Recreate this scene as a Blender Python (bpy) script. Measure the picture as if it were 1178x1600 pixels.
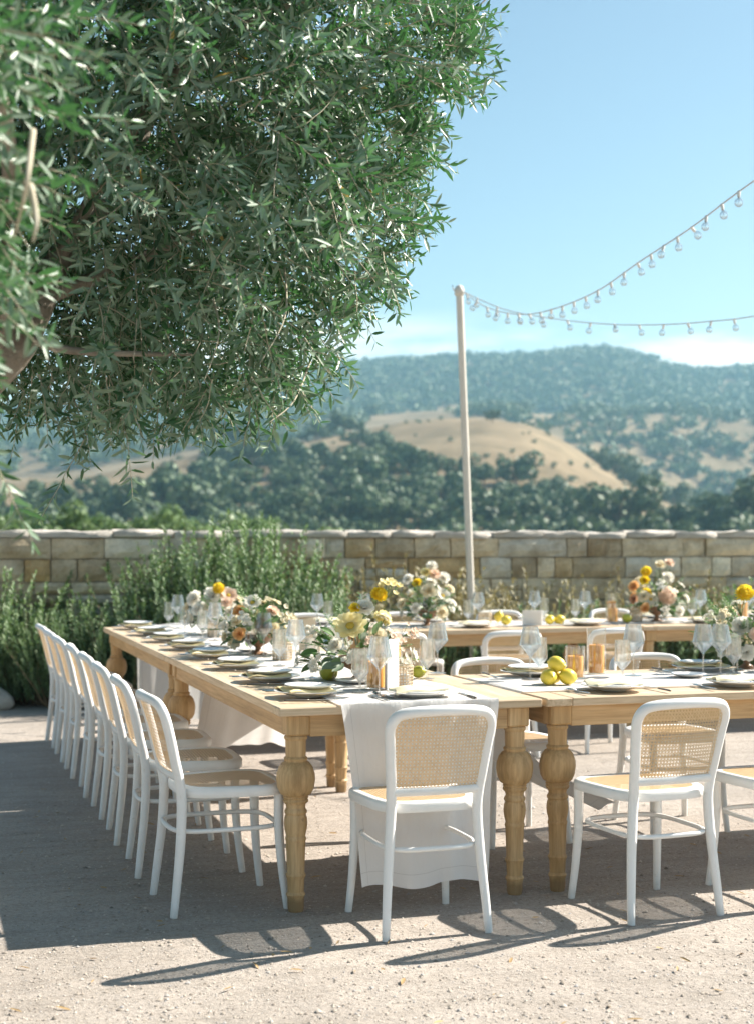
import bpy, math, random
import numpy as np
from math import sin, cos, pi, radians, sqrt, atan2
from mathutils import Vector, Matrix

for o in list(bpy.data.objects):
    bpy.data.objects.remove(o, do_unlink=True)
scene = bpy.context.scene
COL = scene.collection
rng = np.random.default_rng(7)
random.seed(7)

# ------------------------------------------------------------------ camera
FPX, CX, HY, HC = 2286.0, 589.0, 843.0, 1.38      # focal length in photo pixels, horizon row, eye height
cam_d = bpy.data.cameras.new('camera')
cam = bpy.data.objects.new('camera', cam_d); COL.objects.link(cam)
cam.location = (0, 0, HC); cam.rotation_euler = (pi / 2, 0, 0)
cam_d.sensor_fit = 'VERTICAL'; cam_d.sensor_height = 56.0; cam_d.sensor_width = 41.2; cam_d.lens = 80.0
cam_d.shift_y = (HY - 800.0) / 1600.0
cam_d.clip_start = 0.05; cam_d.clip_end = 12000
cam_d.dof.use_dof = True; cam_d.dof.focus_distance = 5.45; cam_d.dof.aperture_fstop = 4.6
cam_d.dof.aperture_blades = 0
scene.camera = cam

# ------------------------------------------------------------------ sky, sun, exposure
SUN_EL, SUN_AZ = radians(37.8), radians(64.5)      # azimuth from +Y towards +X
world = bpy.data.worlds.new('World'); scene.world = world; world.use_nodes = True
wn = world.node_tree; wn.nodes.clear()
def N(tree, t, **kw):
    n = tree.nodes.new(t)
    for k, v in kw.items():
        if k == 'inp':
            for a, b in v.items(): n.inputs[a].default_value = b
        else: setattr(n, k, v)
    return n
w_out = N(wn, 'ShaderNodeOutputWorld'); w_bg = N(wn, 'ShaderNodeBackground', inp={'Strength': 0.07})
w_sky = N(wn, 'ShaderNodeTexSky', sky_type='NISHITA', sun_disc=False, sun_elevation=SUN_EL, sun_rotation=SUN_AZ,
          air_density=1.0, dust_density=0.9, ozone_density=1.2, altitude=100)
w_tc = N(wn, 'ShaderNodeTexCoord'); w_sep = N(wn, 'ShaderNodeSeparateXYZ')
w_map = N(wn, 'ShaderNodeMapping'); w_map.inputs['Scale'].default_value = (4.2, 4.2, 16.0); w_map.inputs['Location'].default_value = (3.6, 1.3, 0.4)
w_noi = N(wn, 'ShaderNodeTexNoise', inp={'Scale': 1.0, 'Detail': 5.0, 'Roughness': 0.55})
w_rmp = N(wn, 'ShaderNodeMapRange', interpolation_type='SMOOTHSTEP', inp={'From Min': 0.44, 'From Max': 0.62})
w_lo = N(wn, 'ShaderNodeMapRange', interpolation_type='SMOOTHSTEP', inp={'From Min': 0.158, 'From Max': 0.128})
w_mul = N(wn, 'ShaderNodeMath', operation='MULTIPLY'); w_mul2 = N(wn, 'ShaderNodeMath', operation='MULTIPLY', inp={1: 0.85})
w_mix = N(wn, 'ShaderNodeMix', data_type='RGBA'); w_mix.inputs['B'].default_value = (8.6, 8.3, 8.1, 1)
L = wn.links.new
L(w_tc.outputs['Generated'], w_map.inputs['Vector']); L(w_map.outputs[0], w_noi.inputs['Vector']); L(w_noi.outputs[0], w_rmp.inputs[0])
L(w_tc.outputs['Generated'], w_sep.inputs[0]); L(w_sep.outputs['Z'], w_lo.inputs[0])
L(w_rmp.outputs[0], w_mul.inputs[0]); L(w_lo.outputs[0], w_mul.inputs[1]); L(w_mul.outputs[0], w_mul2.inputs[0])
L(w_mul2.outputs[0], w_mix.inputs['Factor']); w_tint = N(wn, 'ShaderNodeMix', data_type='RGBA', blend_type='MULTIPLY'); w_tint.inputs['Factor'].default_value = 1; w_tint.inputs['B'].default_value = (.76, .815, .745, 1)
L(w_sky.outputs[0], w_tint.inputs['A']); L(w_tint.outputs['Result'], w_mix.inputs['A']); L(w_mix.outputs['Result'], w_bg.inputs['Color']); L(w_bg.outputs[0], w_out.inputs[0])

sun_d = bpy.data.lights.new('sun', 'SUN'); sun_d.energy = 4.5; sun_d.angle = radians(0.5); sun_d.color = (1.0, 0.93, 0.83)
sun = bpy.data.objects.new('sun', sun_d); COL.objects.link(sun)
sdir = Vector((sin(SUN_AZ) * cos(SUN_EL), cos(SUN_AZ) * cos(SUN_EL), sin(SUN_EL)))
sun.rotation_euler = sdir.to_track_quat('Z', 'Y').to_euler(); sun.location = (8, 6, 9)
scene.view_settings.view_transform = 'Standard'; scene.view_settings.look = 'None'
scene.view_settings.exposure = 1.45; scene.view_settings.gamma = 1.0
scene.view_settings.use_curve_mapping = False
scene.render.engine = 'CYCLES'
scene.cycles.max_bounces = 10; scene.cycles.transparent_max_bounces = 24; scene.cycles.diffuse_bounces = 4
scene.cycles.volume_bounces = 1; scene.cycles.caustics_reflective = False; scene.cycles.caustics_refractive = False

# ------------------------------------------------------------------ coordinates
TH = radians(17.6); OX, OY = -0.354, 5.33           # table frame: near-left table corner, turned by TH
def uv(u, v, z=0.0):
    return Vector((OX + u * cos(TH) - v * sin(TH), OY + u * sin(TH) + v * cos(TH), z))
def P(px, py, d):                                   # photo pixel at a known depth
    return Vector(((px - CX) / FPX * d, d, HC - (py - HY) / FPX * d))
def G(px, py, z=0.0):                               # photo pixel on a horizontal surface
    d = FPX * (HC - z) / (py - HY)
    return Vector(((px - CX) / FPX * d, d, z))
def to_px(p):
    return CX + p[0] / p[1] * FPX, HY + (HC - p[2]) / p[1] * FPX

# ------------------------------------------------------------------ object helpers
def obj(name, mesh, mat=None, parent=None, loc=(0, 0, 0), rot=(0, 0, 0), scale=(1, 1, 1)):
    o = bpy.data.objects.new(name, mesh); COL.objects.link(o)
    if mat is not None and len(mesh.materials) == 0: mesh.materials.append(mat)
    o.parent = parent; o.location = loc; o.rotation_euler = rot; o.scale = scale
    return o
def tag(o, label=None, cat=None, group=None, kind=None):
    if label: o['label'] = label
    if cat: o['category'] = cat
    if group: o['group'] = group
    if kind: o['kind'] = kind
    return o
def thing(name, label, cat, loc=(0, 0, 0), rotz=0.0, group=None):
    o = bpy.data.objects.new(name, None); COL.objects.link(o); o.empty_display_size = 0.1
    o.location = loc; o.rotation_euler = (0, 0, rotz)
    return tag(o, label, cat, group)
def copy_tree(o, parent=None):
    c = o.copy(); COL.objects.link(c); c.parent = parent
    for ch in o.children: copy_tree(ch, c)
    return c
def smooth(me, angle=None):
    me.polygons.foreach_set('use_smooth', [True] * len(me.polygons))
    if angle:
        try: me.set_sharp_from_angle(angle=angle)
        except Exception: pass
    return me

class MB:
    def __init__(s): s.v = []; s.f = []; s.m = []
    def add(s, vs, fs, mi=0):
        b = len(s.v); s.v.extend([tuple(p) for p in vs]); s.f.extend([tuple(b + i for i in f) for f in fs]); s.m.extend([mi] * len(fs)); return s
    def box(s, c, d, bev=0.0, mi=0):
        cx, cy, cz = c; hx, hy, hz = d[0] / 2, d[1] / 2, d[2] / 2
        if bev <= 0:
            vs = [(cx + sx * hx, cy + sy * hy, cz + sz * hz) for sz in (-1, 1) for sy in (-1, 1) for sx in (-1, 1)]
            return s.add(vs, [(0, 2, 3, 1), (4, 5, 7, 6), (0, 1, 5, 4), (2, 6, 7, 3), (0, 4, 6, 2), (1, 3, 7, 5)], mi)
        b = min(bev, hx * .9, hy * .9, hz * .9)
        def rect(x, y, z): return [(cx - x, cy - y, z), (cx + x, cy - y, z), (cx + x, cy + y, z), (cx - x, cy + y, z)]
        def octo(z): return [(cx - hx + b, cy - hy, z), (cx + hx - b, cy - hy, z), (cx + hx, cy - hy + b, z), (cx + hx, cy + hy - b, z),
                             (cx + hx - b, cy + hy, z), (cx - hx + b, cy + hy, z), (cx - hx, cy + hy - b, z), (cx - hx, cy - hy + b, z)]
        vs = rect(hx - b, hy - b, cz - hz) + octo(cz - hz + b) + octo(cz + hz - b) + rect(hx - b, hy - b, cz + hz)
        fs = [(3, 2, 1, 0), (20, 21, 22, 23)] + [(4 + i, 4 + (i + 1) % 8, 12 + (i + 1) % 8, 12 + i) for i in range(8)]
        for i in range(4):
            a, a2 = 4 + 2 * i, 4 + 2 * i + 1; p = 4 + (2 * i - 1) % 8
            j = (i + 1) % 4
            fs.append((i, j, a2, a)); fs.append((i, a, p))
            A, A2, PP = a + 8, a2 + 8, p + 8
            fs.append((20 + j, 20 + i, A, A2)); fs.append((20 + i, PP, A))
        return s.add(vs, fs, mi)
    def lathe(s, prof, n=16, c=(0, 0, 0), mi=0, close=False):
        vs = []; fs = []; m = len(prof)
        for r, z in prof:
            for i in range(n):
                a = 2 * pi * i / n; vs.append((c[0] + r * cos(a), c[1] + r * sin(a), c[2] + z))
        for k in range(m - 1):
            for i in range(n):
                fs.append((k * n + i, k * n + (i + 1) % n, (k + 1) * n + (i + 1) % n, (k + 1) * n + i))
        if close: fs.append(tuple(reversed(range(n)))); fs.append(tuple((m - 1) * n + i for i in range(n)))
        return s.add(vs, fs, mi)
    def tube(s, path, rad, n=8, mi=0, closed=False, cap=True, flat=1.0):
        P_ = [Vector(p) for p in path]; m = len(P_)
        R = rad if hasattr(rad, '__len__') else [rad] * m
        up = None; vs = []
        for k in range(m):
            a = P_[(k - 1) % m] if (closed or k > 0) else P_[0]
            b = P_[(k + 1) % m] if (closed or k < m - 1) else P_[-1]
            t = (b - a).normalized()
            if up is None:
                up = Vector((0, 0, 1)) if abs(t.z) < .9 else Vector((0, 1, 0))
            up = (up - t * up.dot(t)).normalized(); sd = t.cross(up)
            for i in range(n):
                an = 2 * pi * i / n
                vs.append(P_[k] + (sd * cos(an) + up * sin(an) * flat) * R[k])
        fs = []
        for k in range(m if closed else m - 1):
            k2 = (k + 1) % m
            for i in range(n): fs.append((k * n + i, k * n + (i + 1) % n, k2 * n + (i + 1) % n, k2 * n + i))
        if cap and not closed:
            fs.append(tuple(reversed(range(n)))); fs.append(tuple((m - 1) * n + i for i in range(n)))
        return s.add(vs, fs, mi)
    def grid(s, nu, nv, fn, mi=0, wrap=False):
        vs = [fn(i / (nu - 1), j / (nv - 1)) for j in range(nv) for i in range(nu)]
        fs = [(j * nu + i, j * nu + i + 1, (j + 1) * nu + i + 1, (j + 1) * nu + i) for j in range(nv - 1) for i in range(nu - 1)]
        return s.add(vs, fs, mi)
    def mesh(s, name, mats=(), sm=False, angle=None):
        me = bpy.data.meshes.new(name); me.from_pydata(s.v, [], s.f)
        for mt in (mats if isinstance(mats, (list, tuple)) else [mats]): me.materials.append(mt)
        if any(s.m): me.polygons.foreach_set('material_index', s.m)
        me.update()
        if sm: smooth(me, angle)
        return me

def mesh_np(name, V, F, mat, sm=False):
    """V (n,3), F (m,k) with k fixed"""
    me = bpy.data.meshes.new(name); V = np.asarray(V, dtype=np.float32); F = np.asarray(F, dtype=np.int32)
    k = F.shape[1]
    me.vertices.add(len(V)); me.vertices.foreach_set('co', V.ravel())
    me.loops.add(F.size); me.loops.foreach_set('vertex_index', F.ravel())
    me.polygons.add(len(F)); me.polygons.foreach_set('loop_start', np.arange(0, F.size, k, dtype=np.int32))
    me.polygons.foreach_set('loop_total', np.full(len(F), k, dtype=np.int32))
    if sm: me.polygons.foreach_set('use_smooth', np.ones(len(F), dtype=bool))
    me.materials.append(mat); me.update(calc_edges=True); me.validate()
    return me
def norm(a): return a / np.maximum(np.linalg.norm(a, axis=-1, keepdims=True), 1e-9)
def leaves_np(base, d, nrm, length, width, fold=0.25, droop=0.0):
    """two-quad folded leaves; all arrays (n,3) / (n,)"""
    d = norm(d); side = norm(np.cross(d, nrm)); up = np.cross(side, d)
    Ln = length[:, None]; W = width[:, None] / 2
    tip = base + d * Ln - up * Ln * droop
    def pt(f, w, s): return base + d * Ln * f + side * W * w * s + up * W * w * fold - up * Ln * droop * f * f
    V = np.stack([base, pt(.32, 1, 1), pt(.7, .85, 1), tip, pt(.7, .85, -1), pt(.32, 1, -1)], axis=1).reshape(-1, 3)
    b = (np.arange(len(base)) * 6)[:, None]
    F = np.concatenate([b + np.array([[0, 3, 2, 1]]), b + np.array([[0, 5, 4, 3]])], axis=0)
    return V, F
def crom(pts, n=6, closed=False):
    p = [np.array(q, float) for q in pts]; out = []; m = len(p)
    rngk = range(m if closed else m - 1)
    for k in rngk:
        p0 = p[(k - 1) % m] if closed or k > 0 else p[0]; p1 = p[k]; p2 = p[(k + 1) % m]
        p3 = p[(k + 2) % m] if closed or k < m - 2 else p[-1]
        for i in range(n):
            t = i / n
            out.append(.5 * ((2 * p1) + (p2 - p0) * t + (2 * p0 - 5 * p1 + 4 * p2 - p3) * t * t + (3 * p1 - p0 - 3 * p2 + p3) * t ** 3))
    if not closed: out.append(p[-1])
    return [tuple(q) for q in out]

# ------------------------------------------------------------------ materials
def new_mat(name):
    m = bpy.data.materials.new(name); m.use_nodes = True; t = m.node_tree; t.nodes.clear()
    out = N(t, 'ShaderNodeOutputMaterial'); b = N(t, 'ShaderNodeBsdfPrincipled'); t.links.new(b.outputs[0], out.inputs[0])
    return m, t, b, out
def ramp(t, fac, stops):
    r = N(t, 'ShaderNodeValToRGB'); e = r.color_ramp.elements
    while len(e) < len(stops): e.new(0.5)
    for i, (p, c) in enumerate(stops): e[i].position = p; e[i].color = (*c, 1)
    t.links.new(fac, r.inputs[0]); return r.outputs[0]
def coords(t, kind='Object', scale=(1, 1, 1)):
    c = N(t, 'ShaderNodeTexCoord'); m = N(t, 'ShaderNodeMapping'); m.inputs['Scale'].default_value = scale
    t.links.new(c.outputs[kind], m.inputs['Vector']); return m.outputs[0]
def noise(t, vec, scale, detail=4, rough=.55, w=None):
    n = N(t, 'ShaderNodeTexNoise', inp={'Scale': scale, 'Detail': detail, 'Roughness': rough}); t.links.new(vec, n.inputs['Vector']); return n.outputs[0]
def bump(t, b, h, strength=.3, dist=.01, prev=None):
    n = N(t, 'ShaderNodeBump', inp={'Strength': strength, 'Distance': dist}); t.links.new(h, n.inputs['Height'])
    if prev is not None: t.links.new(prev, n.inputs['Normal'])
    t.links.new(n.outputs[0], b.inputs['Normal']); return n.outputs[0]
def mixc(t, fac, a, b, mode='MIX'):
    m = N(t, 'ShaderNodeMix', data_type='RGBA', blend_type=mode)
    for s, v in (('Factor', fac), ('A', a), ('B', b)):
        if hasattr(v, 'is_linked') or hasattr(v, 'links'): t.links.new(v, m.inputs[s])
        elif s == 'Factor': m.inputs[s].default_value = v
        else: m.inputs[s].default_value = (*v, 1)
    return m.outputs['Result']
def mth(t, op, a, b_=None):
    n = N(t, 'ShaderNodeMath', operation=op)
    for i, x in enumerate((a, b_)):
        if x is None: continue
        if isinstance(x, (int, float)): n.inputs[i].default_value = x
        else: t.links.new(x, n.inputs[i])
    return n.outputs[0]
def rand_info(t): return N(t, 'ShaderNodeObjectInfo').outputs['Random']
def island(t): return N(t, 'ShaderNodeNewGeometry').outputs['Random Per Island']

def simple(name, c1, c2, scale=8, rough=.5, bstr=0.0, bdist=.002, bscale=None, spec=.5, kind='Object', sss=0.0):
    m, t, b, o = new_mat(name); v = coords(t, kind)
    n = noise(t, v, scale); t.links.new(ramp(t, n, [(.3, c1), (.7, c2)]), b.inputs['Base Color'])
    b.inputs['Roughness'].default_value = rough; b.inputs['Specular IOR Level'].default_value = spec
    if bstr: bump(t, b, noise(t, v, bscale or scale * 6), bstr, bdist)
    if sss: b.inputs['Subsurface Weight'].default_value = sss; b.inputs['Subsurface Radius'].default_value = (.02, .01, .005)
    return m
def wood(name, c1, c2, c3, axis=0, rough=.55):
    m, t, b, o = new_mat(name); sc = [16, 16, 16]; sc[axis] = 1.3; sf = [90, 90, 90]; sf[axis] = 5
    oc = N(t, 'ShaderNodeTexCoord'); ri = N(t, 'ShaderNodeObjectInfo'); ad = N(t, 'ShaderNodeVectorMath', operation='ADD')
    sca = N(t, 'ShaderNodeVectorMath', operation='SCALE'); sca.inputs[0].default_value = (7.3, 5.1, 9.7)
    t.links.new(ri.outputs['Random'], sca.inputs['Scale']); t.links.new(oc.outputs['Object'], ad.inputs[0]); t.links.new(sca.outputs[0], ad.inputs[1])
    m1 = N(t, 'ShaderNodeMapping'); m1.inputs['Scale'].default_value = sc; t.links.new(ad.outputs[0], m1.inputs[0])
    m2 = N(t, 'ShaderNodeMapping'); m2.inputs['Scale'].default_value = sf; t.links.new(ad.outputs[0], m2.inputs[0])
    n1 = noise(t, m1.outputs[0], 1.0, 5, .6); n2 = noise(t, m2.outputs[0], 1.0, 3, .6)
    col = ramp(t, n1, [(.3, c1), (.5, c2), (.72, c3)])
    g = ramp(t, n2, [(.35, (.72, .68, .62)), (.6, (1, 1, 1))]); col = mixc(t, .75, col, g, 'MULTIPLY')
    t.links.new(col, b.inputs['Base Color']); b.inputs['Roughness'].default_value = rough
    bump(t, b, n2, .25, .002); return m
def leafmat(name, top1, top2, under, rough=.4, trans=.3, tcol=None, spec=.4):
    m, t, b, out = new_mat(name); g = N(t, 'ShaderNodeNewGeometry')
    top = ramp(t, g.outputs['Random Per Island'], [(0, top1), (1, top2)])
    col = mixc(t, g.outputs['Backfacing'], top, under); t.links.new(col, b.inputs['Base Color'])
    b.inputs['Roughness'].default_value = rough; b.inputs['Specular IOR Level'].default_value = spec
    tr = N(t, 'ShaderNodeBsdfTranslucent'); mx = N(t, 'ShaderNodeMixShader', inp={'Fac': trans})
    if tcol: tr.inputs['Color'].default_value = (*tcol, 1)
    else: t.links.new(col, tr.inputs['Color'])
    t.links.new(b.outputs[0], mx.inputs[1]); t.links.new(tr.outputs[0], mx.inputs[2]); t.links.new(mx.outputs[0], out.inputs[0]); return m
def glassmat(name, tint=(.985, .99, .985), refr=.34):
    m, t, b, out = new_mat(name); t.nodes.remove(b)
    tr = N(t, 'ShaderNodeBsdfTransparent', inp={'Color': (*tint, 1)}); gl = N(t, 'ShaderNodeBsdfGlossy', inp={'Roughness': .02, 'Color': (1, 1, 1, 1)})
    lw = N(t, 'ShaderNodeLayerWeight', inp={'Blend': .5}); pw = N(t, 'ShaderNodeMath', operation='POWER', inp={1: 3.8}); mul = N(t, 'ShaderNodeMath', operation='MULTIPLY_ADD', inp={1: .9, 2: .075}, use_clamp=True)
    mx = N(t, 'ShaderNodeMixShader'); t.links.new(lw.outputs['Facing'], pw.inputs[0]); t.links.new(pw.outputs[0], mul.inputs[0]); t.links.new(mul.outputs[0], mx.inputs['Fac'])
    t.links.new(tr.outputs[0], mx.inputs[1]); t.links.new(gl.outputs[0], mx.inputs[2])
    rf = N(t, 'ShaderNodeBsdfGlass', inp={'IOR': 1.5, 'Roughness': 0.0}); m2 = N(t, 'ShaderNodeMixShader', inp={'Fac': refr}); t.links.new(mx.outputs[0], m2.inputs[1]); t.links.new(rf.outputs[0], m2.inputs[2]); t.links.new(m2.outputs[0], out.inputs[0]); return m

M = {}
# gravel court
m, t, b, o = new_mat('decomposed_granite'); v = coords(t)
n1 = noise(t, v, .9, 5, .6); n2 = noise(t, v, 55, 6, .7); n3 = noise(t, v, 260, 3, .7)
n0 = noise(t, v, .35, 4, .6); nm = noise(t, coords(t, 'Object', (1.2, 5, 1)), 2.2, 4, .6)
c = ramp(t, n1, [(.32, (.40, .355, .315)), (.68, (.52, .465, .415))]); c = mixc(t, .6, c, ramp(t, n0, [(.35, (.84, .83, .81)), (.65, (1.06, 1.05, 1.04))]), 'MULTIPLY'); c = mixc(t, .5, c, ramp(t, nm, [(.38, (.78, .77, .75)), (.56, (1, 1, 1))]), 'MULTIPLY')
g = ramp(t, n2, [(.3, (.62, .6, .58)), (.55, (1, 1, 1)), (.8, (1.08, 1.07, 1.05))]); c = mixc(t, .85, c, g, 'MULTIPLY')
g = ramp(t, n3, [(.33, (.34, .32, .30)), (.46, (1, 1, 1))]); c = mixc(t, .7, c, g, 'MULTIPLY')
t.links.new(c, b.inputs['Base Color']); b.inputs['Roughness'].default_value = .95; b.inputs['Specular IOR Level'].default_value = .2
h1 = bump(t, b, n2, .55, .012); h2 = bump(t, b, n3, .6, .004, h1); h3 = bump(t, b, noise(t, v, 6, 4), .5, .035, h2); bump(t, b, nm, .35, .03, h3); M['ground'] = m
M['pebble'] = None
m, t, b, o = new_mat('pebble_stone'); t.links.new(ramp(t, island(t), [(0, (.22, .19, .16)), (.35, (.42, .36, .3)), (.75, (.58, .51, .44)), (1, (.34, .33, .33))]), b.inputs['Base Color']); b.inputs['Roughness'].default_value = .9; M['pebble'] = m
M['top'] = wood('limed_oak_top', (.52, .39, .25), (.63, .49, .335), (.72, .58, .42), 0)
M['oak'] = wood('oak_rail', (.42, .265, .12), (.54, .355, .175), (.63, .445, .245), 0)
M['oakz'] = wood('oak_leg', (.38, .235, .10), (.53, .345, .16), (.66, .47, .26), 2)
M['white'] = simple('white_paint', (.80, .79, .76), (.85, .84, .82), 14, .42, .25, .0015, 45)
t = M['white'].node_tree; b = [n for n in t.nodes if n.type == 'BSDF_PRINCIPLED'][0]; lk = b.inputs['Base Color'].links[0].from_socket; v = coords(t)
sc_ = noise(t, v, 26, 5, .7); rf_ = N(t, 'ShaderNodeMapRange', inp={'From Min': .62, 'From Max': .72, 'To Max': .55}); t.links.new(sc_, rf_.inputs[0]); lk2 = mixc(t, rf_.outputs[0], lk, (.58, .53, .45))
sz_ = N(t, 'ShaderNodeSeparateXYZ'); t.links.new(v, sz_.inputs[0]); dz_ = N(t, 'ShaderNodeMapRange', inp={'From Min': .05, 'From Max': .0, 'To Max': .55}); t.links.new(sz_.outputs['Z'], dz_.inputs[0])
t.links.new(mixc(t, mth(t, 'MULTIPLY', dz_.outputs[0], noise(t, v, 40)), lk2, (.42, .36, .29)), b.inputs['Base Color'])
m, t, b, o = new_mat('cane'); t.links.new(ramp(t, island(t), [(0, (.62, .43, .22)), (1, (.78, .59, .36))]), b.inputs['Base Color']); b.inputs['Roughness'].default_value = .45
M['cane'] = m
# linen with a hem line
m, t, b, o = new_mat('white_linen'); uvn = N(t, 'ShaderNodeTexCoord'); sp = N(t, 'ShaderNodeSeparateXYZ'); t.links.new(uvn.outputs['UV'], sp.inputs[0])
l1 = mth(t, 'LESS_THAN', mth(t, 'ABSOLUTE', mth(t, 'SUBTRACT', sp.outputs['X'], .035)), .0012)
l2 = mth(t, 'LESS_THAN', mth(t, 'ABSOLUTE', mth(t, 'SUBTRACT', sp.outputs['Y'], .05)), .0012)
ln = mth(t, 'MAXIMUM', l1, l2); v = coords(t)
cc = ramp(t, noise(t, v, 5), [(.3, (.82, .81, .80)), (.7, (.87, .865, .86))])
t.links.new(mixc(t, ln, cc, (.62, .61, .60)), b.inputs['Base Color']); b.inputs['Roughness'].default_value = .85; b.inputs['Specular IOR Level'].default_value = .15
wv = mth(t, 'ADD', noise(t, coords(t, 'UV', (900, 120, 1)), 1, 2), noise(t, coords(t, 'UV', (120, 900, 1)), 1, 2)); h1 = bump(t, b, wv, .2, .0012); h2 = bump(t, b, noise(t, v, 9, 3), .5, .014, h1); bump(t, b, noise(t, coords(t, 'Object', (3, 14, 5)), 2.2, 5, .7), .45, .012, h2)
tr = N(t, 'ShaderNodeBsdfTranslucent', inp={'Color': (.86, .85, .83, 1)}); mx = N(t, 'ShaderNodeMixShader', inp={'Fac': .38}); t.links.new(b.outputs[0], mx.inputs[1]); t.links.new(tr.outputs[0], mx.inputs[2]); t.links.new(mx.outputs[0], o.inputs[0])
M['linen'] = m
M['ceramic'] = simple('ivory_ceramic', (.82, .80, .76), (.87, .85, .82), 20, .22, .05, .0006, 40)
m, t, b, o = new_mat('painted_ceramic'); v = coords(t); vo = N(t, 'ShaderNodeTexVoronoi', inp={'Scale': 42.0}); t.links.new(v, vo.inputs['Vector'])
pr = N(t, 'ShaderNodeMapRange', inp={'From Min': .16, 'From Max': .22}); t.links.new(vo.outputs['Distance'], pr.inputs[0])
n = noise(t, v, 14, 2); gt = mth(t, 'GREATER_THAN', n, .5); fac = mth(t, 'MULTIPLY', mth(t, 'SUBTRACT', 1.0, pr.outputs[0]), gt)
t.links.new(mixc(t, fac, (.85, .84, .81), (.16, .24, .46)), b.inputs['Base Color']); b.inputs['Roughness'].default_value = .2; M['painted'] = m
M['napkin'] = simple('butter_napkin', (.86, .68, .34), (.90, .78, .50), 9, .85, .2, .002, 200, .1)
M['napkin_pale'] = simple('cream_napkin', (.78, .70, .48), (.84, .78, .60), 9, .85, .2, .002, 200, .1)
m, t, b, o = new_mat('silver_steel'); b.inputs['Base Color'].default_value = (.60, .59, .57, 1); b.inputs['Metallic'].default_value = 1; b.inputs['Roughness'].default_value = .24; M['steel'] = m
m, t, b, o = new_mat('horn_handle'); b.inputs['Base Color'].default_value = (.16, .14, .12, 1); b.inputs['Roughness'].default_value = .35; b.inputs['Metallic'].default_value = .5; M['handle'] = m
M['glass'] = glassmat('clear_glass'); M['glass_thin'] = glassmat('thin_clear_glass', refr=.0)
M['wax'] = simple('amber_wax', (.82, .33, .05), (.88, .42, .09), 12, .5, .06, .001, 30, .4, sss=.0)
M['wick'] = simple('wick', (.05, .04, .03), (.08, .06, .05))
M['rattan'] = simple('woven_rattan', (.50, .37, .22), (.66, .52, .35), 30, .6)
M['paper'] = simple('white_card', (.82, .81, .79), (.84, .83, .81), 10, .8)
M['paper_kraft'] = simple('beige_card', (.62, .52, .40), (.66, .57, .45), 10, .8)
M['lemon'] = simple('lemon_skin', (.74, .56, .05), (.80, .63, .08), 6, .42, .35, .0015, 160)
M['lime'] = simple('green_lemon_skin', (.42, .45, .05), (.56, .52, .06), 6, .42, .35, .0015, 160)
M['bowl'] = simple('brown_bowl', (.24, .13, .07), (.33, .19, .11), 14, .45, .15, .002, 40)
def petal(name, c1, c2, tr=.42):
    m, t, b, out = new_mat(name); col = ramp(t, island(t), [(0, c1), (1, c2)]); t.links.new(col, b.inputs['Base Color']); b.inputs['Roughness'].default_value = .6; b.inputs['Specular IOR Level'].default_value = .2
    trn = N(t, 'ShaderNodeBsdfTranslucent'); t.links.new(col, trn.inputs['Color']); mx = N(t, 'ShaderNodeMixShader', inp={'Fac': tr})
    t.links.new(b.outputs[0], mx.inputs[1]); t.links.new(trn.outputs[0], mx.inputs[2]); t.links.new(mx.outputs[0], out.inputs[0]); return m
M['p_white'] = petal('white_petal', (.86, .83, .74), (.90, .88, .82)); M['p_cream'] = petal('cream_petal', (.86, .78, .58), (.90, .83, .66))
M['p_blush'] = petal('blush_petal', (.86, .68, .54), (.90, .76, .64)); M['p_yellow'] = petal('yellow_petal', (.88, .68, .04), (.92, .76, .10))
M['p_orange'] = petal('orange_petal', (.84, .50, .20), (.88, .60, .32)); M['p_rust'] = petal('rust_petal', (.62, .36, .22), (.72, .46, .30))
M['p_butter'] = petal('butter_petal', (.90, .80, .42), (.92, .85, .55))
M['centre'] = simple('flower_centre', (.55, .36, .05), (.70, .50, .08), 90, .8); M['centre_dark'] = simple('dark_flower_centre', (.06, .04, .03), (.12, .08, .05), 90, .8)
M['fl_leaf'] = leafmat('bouquet_leaf', (.06, .16, .04), (.16, .28, .09), (.17, .26, .12), .4, .3)
M['fl_leaf_grey'] = leafmat('grey_green_leaf', (.14, .21, .14), (.22, .29, .20), (.26, .32, .25), .5, .25)
M['stem'] = simple('green_stem', (.10, .17, .05), (.17, .24, .09))
M['olive'] = leafmat('olive_leaf', (.020, .065, .030), (.080, .155, .075), (.23, .31, .22), .40, .20, (.09, .28, .07), .42)
M['olive_yellow'] = leafmat('yellowed_leaf', (.55, .34, .04), (.66, .42, .06), (.55, .38, .1), .5, .3)
M['dry_leaf'] = leafmat('dry_leaf', (.30, .17, .06), (.50, .32, .13), (.42, .28, .13), .7, .1)
M['bark'] = simple('olive_bark', (.21, .175, .135), (.40, .35, .29), 9, .9, .8, .02, 22)
M['twig'] = simple('olive_twig', (.34, .30, .21), (.50, .45, .34), 12, .8)
M['rosemary'] = leafmat('rosemary_needle', (.075, .155, .05), (.24, .35, .13), (.25, .35, .18), .5, .35)
M['rosemary_dry'] = leafmat('dry_shrub_needle', (.22, .19, .07), (.42, .36, .17), (.36, .32, .18), .6, .25)
M['woody'] = simple('woody_stem', (.14, .10, .06), (.24, .18, .11), 20, .9)
m, t, b, o = new_mat('sandstone'); v = coords(t, 'Object', (1, 1, 1)); oc = rand_info(t)
base = ramp(t, oc, [(0, (.33, .225, .12)), (.18, (.44, .36, .25)), (.36, (.56, .46, .32)), (.52, (.66, .56, .41)), (.68, (.50, .35, .18)), (.84, (.56, .51, .42)), (1, (.70, .62, .48))])
geo = N(t, 'ShaderNodeNewGeometry'); pv = N(t, 'ShaderNodeMapping'); t.links.new(geo.outputs['Position'], pv.inputs[0])
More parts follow.
